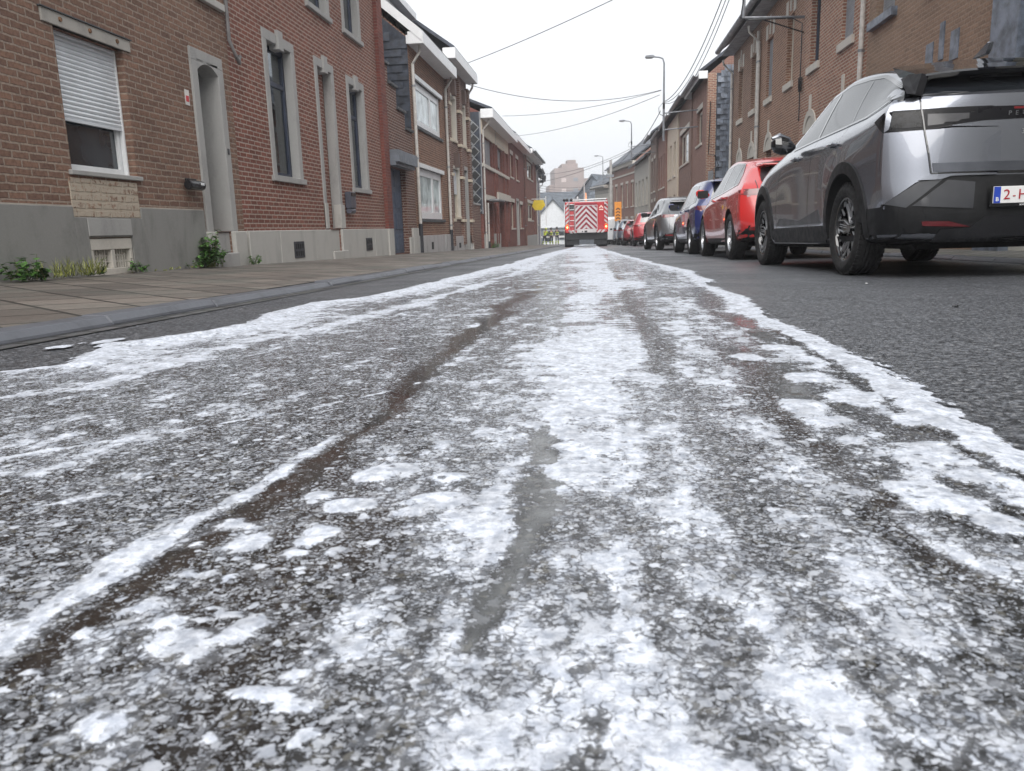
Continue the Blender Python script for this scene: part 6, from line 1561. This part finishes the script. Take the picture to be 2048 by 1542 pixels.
# ================================================================== FIRE ENGINE
def fire_engine():
    X, Y = -.62, 46.0
    e = tag(empty('fire_engine', (X, Y, G(Y)), R(90)), 'red fire engine seen from behind with red and white chevrons and lit tail lamps', 'fire engine')
    e.rotation_euler = (0, math.atan(SL), R(93.0))
    RP = paint('fire_red', (.42, .010, .018), 0, .3); WH = plain('reflective_white', (.50, .48, .49), .35, var=.05); DR_ = plain('reflective_red', (.24, .010, .03), .35)
    AL = plain('aluminium', (.45, .46, .47), .4, .6); Wd, Hh = 1.23, 2.66
    b = MB(); b.box(0, 5.0, -Wd, Wd, .80, Hh-.12).build('body', RP, e, bevel=.04, seg=2)
    MB().box(5.15, 7.0, -Wd+.03, Wd-.03, .55, Hh-.25).build('cab', RP, e, bevel=.12, seg=3)
    MB().box(.1, 6.8, -.45, .45, .45, .8).build('chassis', UNDER, e)
    MB().box(.08, .16, -Wd+.02, Wd-.02, .40, .80).build('rear_skirt', plain('black_rubber', (.012, .013, .016), .7), e, bevel=.02)
    for sd in (1, -1):
        for ax in (1.35, 5.9):
            tm, rb, db, sb = wheel_mesh(.46, .30 if ax > 3 else .52, .27, 'five'); t_ = tm.build('wheel', RUBBER, e, smooth=True); rb.build('rim_edge', AL, t_, smooth=True); db.build('rim_back', UNDER, t_); sb.build('rim', AL, t_)
            t_.location = (ax, sd*(Wd-.24), .46); t_.scale = (1, sd, 1)
        MB().box(.16, .18, sd*.42, sd*1.18, .12, .42).build('mud_flap', plain('black_rubber', (.012, .013, .016), .7), e)
    # roller door with chevrons
    f = MB().box(-.022, .0, -.62, .66, .94, 2.34).build('rear_locker', DR_, e, bevel=.008)
    fr = MB(); fr.box(-.032, -.023, -.62, -.59, .94, 2.34).box(-.032, -.023, .63, .66, .94, 2.34).box(-.032, -.023, -.59, .63, 2.31, 2.34).box(-.034, -.023, -.59, .63, .94, 1.0); fr.build('locker_frame', WH, f)
    ch = MB()
    y0, y1, z0, z1 = -.585, .625, 1.005, 2.305; ym = (y0+y1)/2; hw = (y1-y0)/2
    def clipz(pl, lo, hi):
        for lim, sg in ((lo, 1), (hi, -1)):
            out = []
            for i in range(len(pl)):
                p, q = pl[i], pl[(i+1) % len(pl)]; a, b_ = (p[1]-lim)*sg >= 0, (q[1]-lim)*sg >= 0
                if a: out.append(p)
                if a != b_: t = (lim-p[1])/(q[1]-p[1]); out.append((p[0]+(q[0]-p[0])*t, lim))
            pl = out
            if len(pl) < 3: return None
        return pl
    for k in range(-1, 8):
        zt = 1.10+k*.30; zb_ = zt+.15
        for sd in (1, -1):
            pl = [(ym, zt), (ym+sd*hw, zt-hw), (ym+sd*hw, zb_-hw), (ym, zb_)]
            pl = clipz(pl, z0, z1)
            if pl: ch.prism(pl, lambda y, z: (-.030, y, z), lambda y, z: (-.0225, y, z))
    ch.build('chevrons', WH, f)
    # side chevron strips
    SB = []
    def stripe(pl):
        MB().prism(pl, lambda y, z: (-.011, y, z), lambda y, z: (.001, y, z)).build('reflective_stripe', WH, e)
    for sd, a, b_ in ((1, 1.03, 1.20), (-1, 1.02, 1.20)):
        for k in range(5):
            z = 1.28+k*.24; stripe([(sd*a, z+(.16)), (sd*b_, z), (sd*b_, z+.12), (sd*a, z+.28)])
    for sd in (1, -1):
        for k in range(2): stripe([(sd*(.72+k*.22), .95), (sd*(.86+k*.22), .95), (sd*(.72+k*.22), .78), (sd*(.58+k*.22), .78)])
    # ladder on the left
    ld = MB(); ld.tube([(-.05, .70, .85), (-.05, .70, 2.55)], .018, 8); ld.tube([(-.05, .99, .85), (-.05, .99, 2.55)], .018, 8)
    ld.build('ladder_rail', AL, e); rg = MB()
    for k in range(6): rg.tube([(-.05, .70, .90+k*.30), (-.05, .99, .90+k*.30)], .018, 6)
    rg.build('ladder_rung', AL, e)
    MB().box(-.015, 0, .71, .98, 2.05, 2.42).build('ladder_plate', plain('dark_step', (.04, .045, .05), .6), e)
    # sign triangle, header band, bumper
    tr = MB(); tr.prism([(-.70, 2.16), (-.84, 2.34), (-.98, 2.16), (-.90, 2.16), (-.84, 2.24), (-.78, 2.16)], lambda y, z: (-.012, y, z), lambda y, z: (.001, y, z)); tr.box(-.012, .001, -.96, -.72, 2.05, 2.11); tr.build('emblem', plain('emblem_pale', (.75, .55, .48), .4), e)
    MB().box(-.014, .001, -.6, .62, 2.36, 2.46).build('header_band', DR_, e)
    MB().box(-.10, .02, -.56, .56, .79, .93).build('rear_bumper', WH, e, bevel=.015)
    bx_ = MB(); bx_.box(-.115, -.10, -.02, .12, .82, .92).box(-.115, -.10, .22, .27, .83, .9); bx_.build('tow_hitch', UNDER, e)
    MB().box(-.03, 0, -.28, .30, .935, .985).build('number_plate', PLATEW, e)
    for sd in (1, -1):
        l_ = MB().box(-.025, .0, sd*1.03, sd*1.20, .98, 1.22).build('tail_lamp', emit('lit_tail_lamp', (.85, .03, .01), .9), e, bevel=.01)
        MB().lathe([(0, -.03), (.055, -.028), (.055, 0), (0, 0)], 14, 'x', (0, sd*1.115, 1.12)).build('lamp_bulb', emit('lit_bulb', (1, .35, .12), 2.5), l_)
        MB().box(-.02, 0, sd*1.05, sd*1.18, 1.23, 1.30).build('indicator', plain('amber', (.75, .30, .08), .3), e)
        MB().box(-.02, .0, sd*1.02, sd*1.14, 2.28, 2.36).build('top_lamp', plain('dark_red_lamp', (.08, .01, .01), .3), e)
    # roof gear
    MB().tube([(.02, -1.15, Hh+.02), (.02, .40, Hh-.02)], .032, 8).build('roof_rail', AL, e)
    MB().tube([(.02, -1.18, Hh-.12), (.02, .40, Hh-.12)], .028, 8).build('roof_rail', AL, e)
    MB().box(.1, 4.2, .35, .80, Hh-.12, Hh+.06).build('roof_ladder', AL, e, bevel=.02)
    MB().box(.1, 4.8, -1.18, -1.12, Hh-.12, Hh+.02).build('side_rail', RP, e)
    for yy in (.86, 1.10, 1.26): MB().lathe([(0, -.10), (.07, -.08), (.085, 0), (.05, .06), (0, .08)], 12, 'z', (.15, yy, Hh+.02)).build('work_lamp', bk, e, smooth=True)
    MB().lathe([(0, 0), (.05, 0), (.05, .12), (.03, .17), (0, .17)], 12, 'z', (.2, .50, Hh+.02)).build('beacon', plain('beacon_grey', (.6, .6, .62), .3), e, smooth=True)
    mast = MB(); mast.tube([(2.6, .02, Hh-.1), (2.6, .02, Hh+1.15)], [.07, .045], 10); mast.build('light_mast', AL, e)
    MB().prism([(2.2, Hh-.1), (2.2, Hh+.02), (3.0, Hh+.55), (3.05, Hh+.45)], lambda x, z: (x, -.12, z), lambda x, z: (x, -.02, z)).build('roof_board', plain('salmon_board', (.80, .35, .18), .5), e)
    mo = MB(); mo.box(5.9, 6.0, -Wd-.28, -Wd-.10, 1.35, 1.95).tube([(5.95, -Wd+.05, 1.9), (5.95, -Wd-.12, 1.9)], .02, 6); mo.build('wing_mirror', bk, e, bevel=.02)
fire_engine()
# pale van hidden behind the fire engine on its right
e = tag(empty('white_van', (.95, 60, G(60)), R(92)), 'pale van nose showing past the right side of the fire engine', 'van')
MB().prism([(0, .35), (0, 1.9), (.15, 2.05), (3.2, 2.05), (3.9, 1.25), (4.7, 1.05), (4.8, .35)], lambda x, z: (x, -.42, z), lambda x, z: (x, .80, z)).build('body', paint('van_white', (.62, .63, .65)), e, bevel=.06, seg=2)
MB().prism([(3.25, 1.95), (3.85, 1.27), (3.3, 1.27), (2.7, 1.95)], lambda x, z: (x, .801, z), lambda x, z: (x, .806, z)).build('side_glass', CGLASS, e)
for ax in (.9, 3.9):
    for sy in (-.36, .72): MB().lathe([(0, -.1), (.32, -.1), (.33, 0), (.32, .1), (0, .1)], 24, 'y', (ax, sy, .33)).build('wheel', RUBBER, e, smooth=True)
MB().box(-.01, .0, .2, .7, .9, 1.7).build('rear_window', CGLASS, e)

# ================================================================== PEOPLE
def person(px, Y, h, pose, label, helmet, jacket, seed):
    p = at(px, 470, Y); base = Vector((p.x, Y, GZ(Y)))
    e = tag(empty('person', base, R(pose.get('rz', 0))), label, 'person', 'workers standing at the end of the street')
    k = h/1.75; ln = pose.get('lean', 0)
    J = dict(pel=(0, 0, .95), wai=(0, ln*.25, 1.10), che=(0, ln*.6, 1.32), nec=(0, ln*.9, 1.48), hd0=(0, ln*1.05+.01, 1.56), hd1=(0, ln*1.15+.02, 1.70))
    st = pose.get('stride', .06)
    for s_, n in ((-1, 'l'), (1, 'r')):
        J['hip'+n] = (s_*.09, 0, .90); J['kne'+n] = (s_*.12, -.02+s_*st, .50); J['ank'+n] = (s_*.14, .03+s_*st, .09); J['toe'+n] = (s_*.16, -.13+s_*st, .04)
        J['sho'+n] = (s_*.19, ln*.8, 1.42); a = pose.get('arm'+n, (.26, .0, -.28, .24, -.05, -.50))
        J['elb'+n] = (s_*a[0], ln*.8+a[1], 1.42+a[2]); J['wri'+n] = (s_*a[3], ln*.8+a[4], 1.42+a[5]); 
    E_ = [('pel', 'wai'), ('wai', 'che'), ('che', 'nec'), ('nec', 'hd0'), ('hd0', 'hd1')]
    for n in 'lr': E_ += [('pel', 'hip'+n), ('hip'+n, 'kne'+n), ('kne'+n, 'ank'+n), ('ank'+n, 'toe'+n), ('che', 'sho'+n), ('sho'+n, 'elb'+n), ('elb'+n, 'wri'+n)]
    Rr = dict(pel=.13, wai=.125, che=.15, nec=.055, hd0=.075, hd1=.085); 
    for n in 'lr': Rr.update({'hip'+n: .095, 'kne'+n: .062, 'ank'+n: .045, 'toe'+n: .035, 'sho'+n: .07, 'elb'+n: .048, 'wri'+n: .033})
    def skin(names, edges, grow, nm, mat, parent, extra=None):
        js = dict(J); names = list(names)
        if extra: js.update(extra[0]); names += list(extra[0]); edges = edges+extra[1]
        rr = dict(Rr); 
        if extra: rr.update(extra[2])
        me = bpy.data.meshes.new(nm); me.from_pydata([tuple(c*k for c in js[n]) for n in names], [(names.index(a), names.index(b)) for a, b in edges], [])
        o = bpy.data.objects.new(nm, me); COL.objects.link(o); md = o.modifiers.new('s', 'SKIN'); md.use_smooth_shade = True
        for i, n in enumerate(names): r_ = rr[n]*k+grow; me.skin_vertices[0].data[i].radius = (r_, r_*.85)
        me.skin_vertices[0].data[0].use_root = True
        o.modifiers.new('u', 'SUBSURF').levels = 1
        m2 = bpy.data.meshes.new_from_object(o.evaluated_get(bpy.context.evaluated_depsgraph_get())); o.modifiers.clear(); o.data = m2; m2.materials.clear(); m2.materials.append(mat); o.parent = parent
        return o
    fing = {}; fe = []; fr = {}
    for n, s_ in (('l', -1), ('r', 1)):
        w_ = Vector(J['wri'+n]); d = (w_-Vector(J['elb'+n])).normalized(); sd = d.cross(Vector((1, 0, 0))).normalized()
        pm = w_+d*.07; fing['pal'+n] = tuple(pm); fr['pal'+n] = .033; fe.append(('wri'+n, 'pal'+n))
        for q, (off, ln_) in enumerate(((-.028, .055), (-.010, .068), (.010, .064), (.028, .050), (-.045, .02))):
            a = pm+sd*off+d*(.015 if q < 4 else -.02); b_ = a+d*ln_*.6; c_ = b_+d*ln_*.5+Vector((-s_*.012, 0, 0))
            for t, v in enumerate((a, b_, c_)): fing[f'f{n}{q}{t}'] = tuple(v); fr[f'f{n}{q}{t}'] = .009-.001*t
            fe += [('pal'+n, f'f{n}{q}0'), (f'f{n}{q}0', f'f{n}{q}1'), (f'f{n}{q}1', f'f{n}{q}2')]
    body = skin(list(J), E_, 0, 'body', plain('skin', (.50, .30, .22), .55, var=.08), e, (fing, fe, fr))
    top = [n for n in J if n[:3] in ('pel', 'wai', 'che', 'sho', 'elb', 'wri')]; te = [x for x in E_ if x[0] in top and x[1] in top]
    Jw = dict(J)
    skin(top, te, .022, 'jacket', jacket, body)
    low = ['pel']+[n for n in J if n[:3] in ('hip', 'kne', 'ank')]; le_ = [x for x in E_ if x[0] in low and x[1] in low]
    tr = skin(low, le_, .020, 'trousers', plain('dark_workwear', (.025, .03, .035), .8), body)
    bands = MB()
    for n in 'lr':
        for nm, z in (('kne', -.12), ('ank', .12)):
            a = Vector(J[nm+n])*k; bands.tube([a+Vector((0, 0, z-.035)), a+Vector((0, 0, z+.035))], .088*k, 12)
    bands.build('reflective_band', plain('hi_vis_yellow', (.62, .78, .06), .5), tr, smooth=True)
    a = Vector(J['che'])*k; b_ = Vector(J['wai'])*k
    mb = MB(); mb.lathe([(.185*k, -.03), (.187*k, .03)], 16, 'z', tuple(b_)); mb.lathe([(.195*k, -.03), (.19*k, .03)], 16, 'z', tuple(a-Vector((0, 0, .05)))); vb = mb.build('reflective_band', plain('hi_vis_yellow', (.62, .78, .06), .5), body, smooth=True)
    hd = Vector(J['hd1'])*k
    hb = MB(); hb.lathe([(0, .14), (.05, .135), (.10, .10), (.125, .03), (.13, -.01), (.155, -.02), (.155, -.03), (.12, -.03)], 18, 'z', tuple(hd+Vector((0, 0, .0)))); hb.build('helmet', helmet, body, smooth=True)
    for n in 'lr':
        q = Vector(J['toe'+n])*k; MB().box(q.x-.05, q.x+.05, q.y-.03, q.y+.22, 0, .10).build('boot', UNDER, body, bevel=.02)
    return e
HV = plain('hi_vis_yellow', (.62, .78, .06), .5); DKJ = plain('dark_jacket', (.035, .045, .045), .8)
YH = plain('yellow_helmet', (.60, .65, .10), .35); DH = plain('dark_helmet', (.05, .06, .06), .4)
person(1089, 82, 1.70, dict(lean=-.28, rz=150, arml=(.24, -.16, -.22, .20, -.30, -.40), armr=(.26, -.10, -.26, .22, -.26, -.42), stride=.10), 'worker in a bright yellow jacket stooping beside the corner house', YH, HV, 1)
person(1102.5, 82, 1.72, dict(rz=0, lean=.02, stride=.05), 'worker in a dark jacket and yellow banded trousers, left of the pair', DH, DKJ, 2)
person(1114, 82, 1.76, dict(rz=10, lean=-.03, stride=.12, armr=(.27, -.04, -.26, .25, -.16, -.44)), 'broad worker in dark jacket and banded trousers, right of the pair', DH, DKJ, 3)
# barrier before the white gable and the road works
e = tag(empty('barrier', (-4.6, 84, GZ(84))), 'low white barrier behind the workers legs', 'barrier'); wb = FR_WHITE
MB().box(-1.6, 1.6, -.03, .03, .75, .95).build('board', wb, e); MB().box(-1.5, -1.42, -.2, .2, 0, .75).build('leg', wb, e); MB().box(1.42, 1.5, -.2, .2, 0, .75).build('leg', wb, e)
# small litter on the road
for px, py, r_, m_, lb in ((1733, 568, .008, FR_WHITE, 'tiny white pebble lying by the rear tyre of the grey crossover'), (1912, 615, .014, bk, 'small dark scrap on the bare asphalt at the right'), (1308, 1357, .004, bk, 'tiny dark leaf lying on the pale foam')):
    x, y = gnd(px, py); rr = random.Random(px); mb = MB(); mb.lathe([(0, 0), (r_, .002), (r_*1.1, r_*.4), (r_*.5, r_*.7), (0, r_*.75)], 7)
    mb.v = [(a*(1+rr.uniform(-.3, .3)), b*(1+rr.uniform(-.3, .3)), c_) for a, b, c_ in mb.v]
    o = mb.build('pebble' if m_ is FR_WHITE else 'scrap', m_); o.location = (x, y, G(y)+.002+(.006 if px == 1322 else 0)); tag(o, lb, 'litter')

# ================================================================== HAZE
t = NT('haze_air'); t.n.remove(t.b); vo = t.add('ShaderNodeVolumePrincipled'); vo.inputs['Color'].default_value = (.93, .95, 1, 1); vo.inputs['Density'].default_value = .0015
vo.inputs['Anisotropy'].default_value = 0.0; t.link(vo.outputs[0], t.out.inputs['Volume'])
hz = MB().box(-920, 920, -35, 2600, -8, 32).build('haze', t.m); tag(hz, kind='stuff')
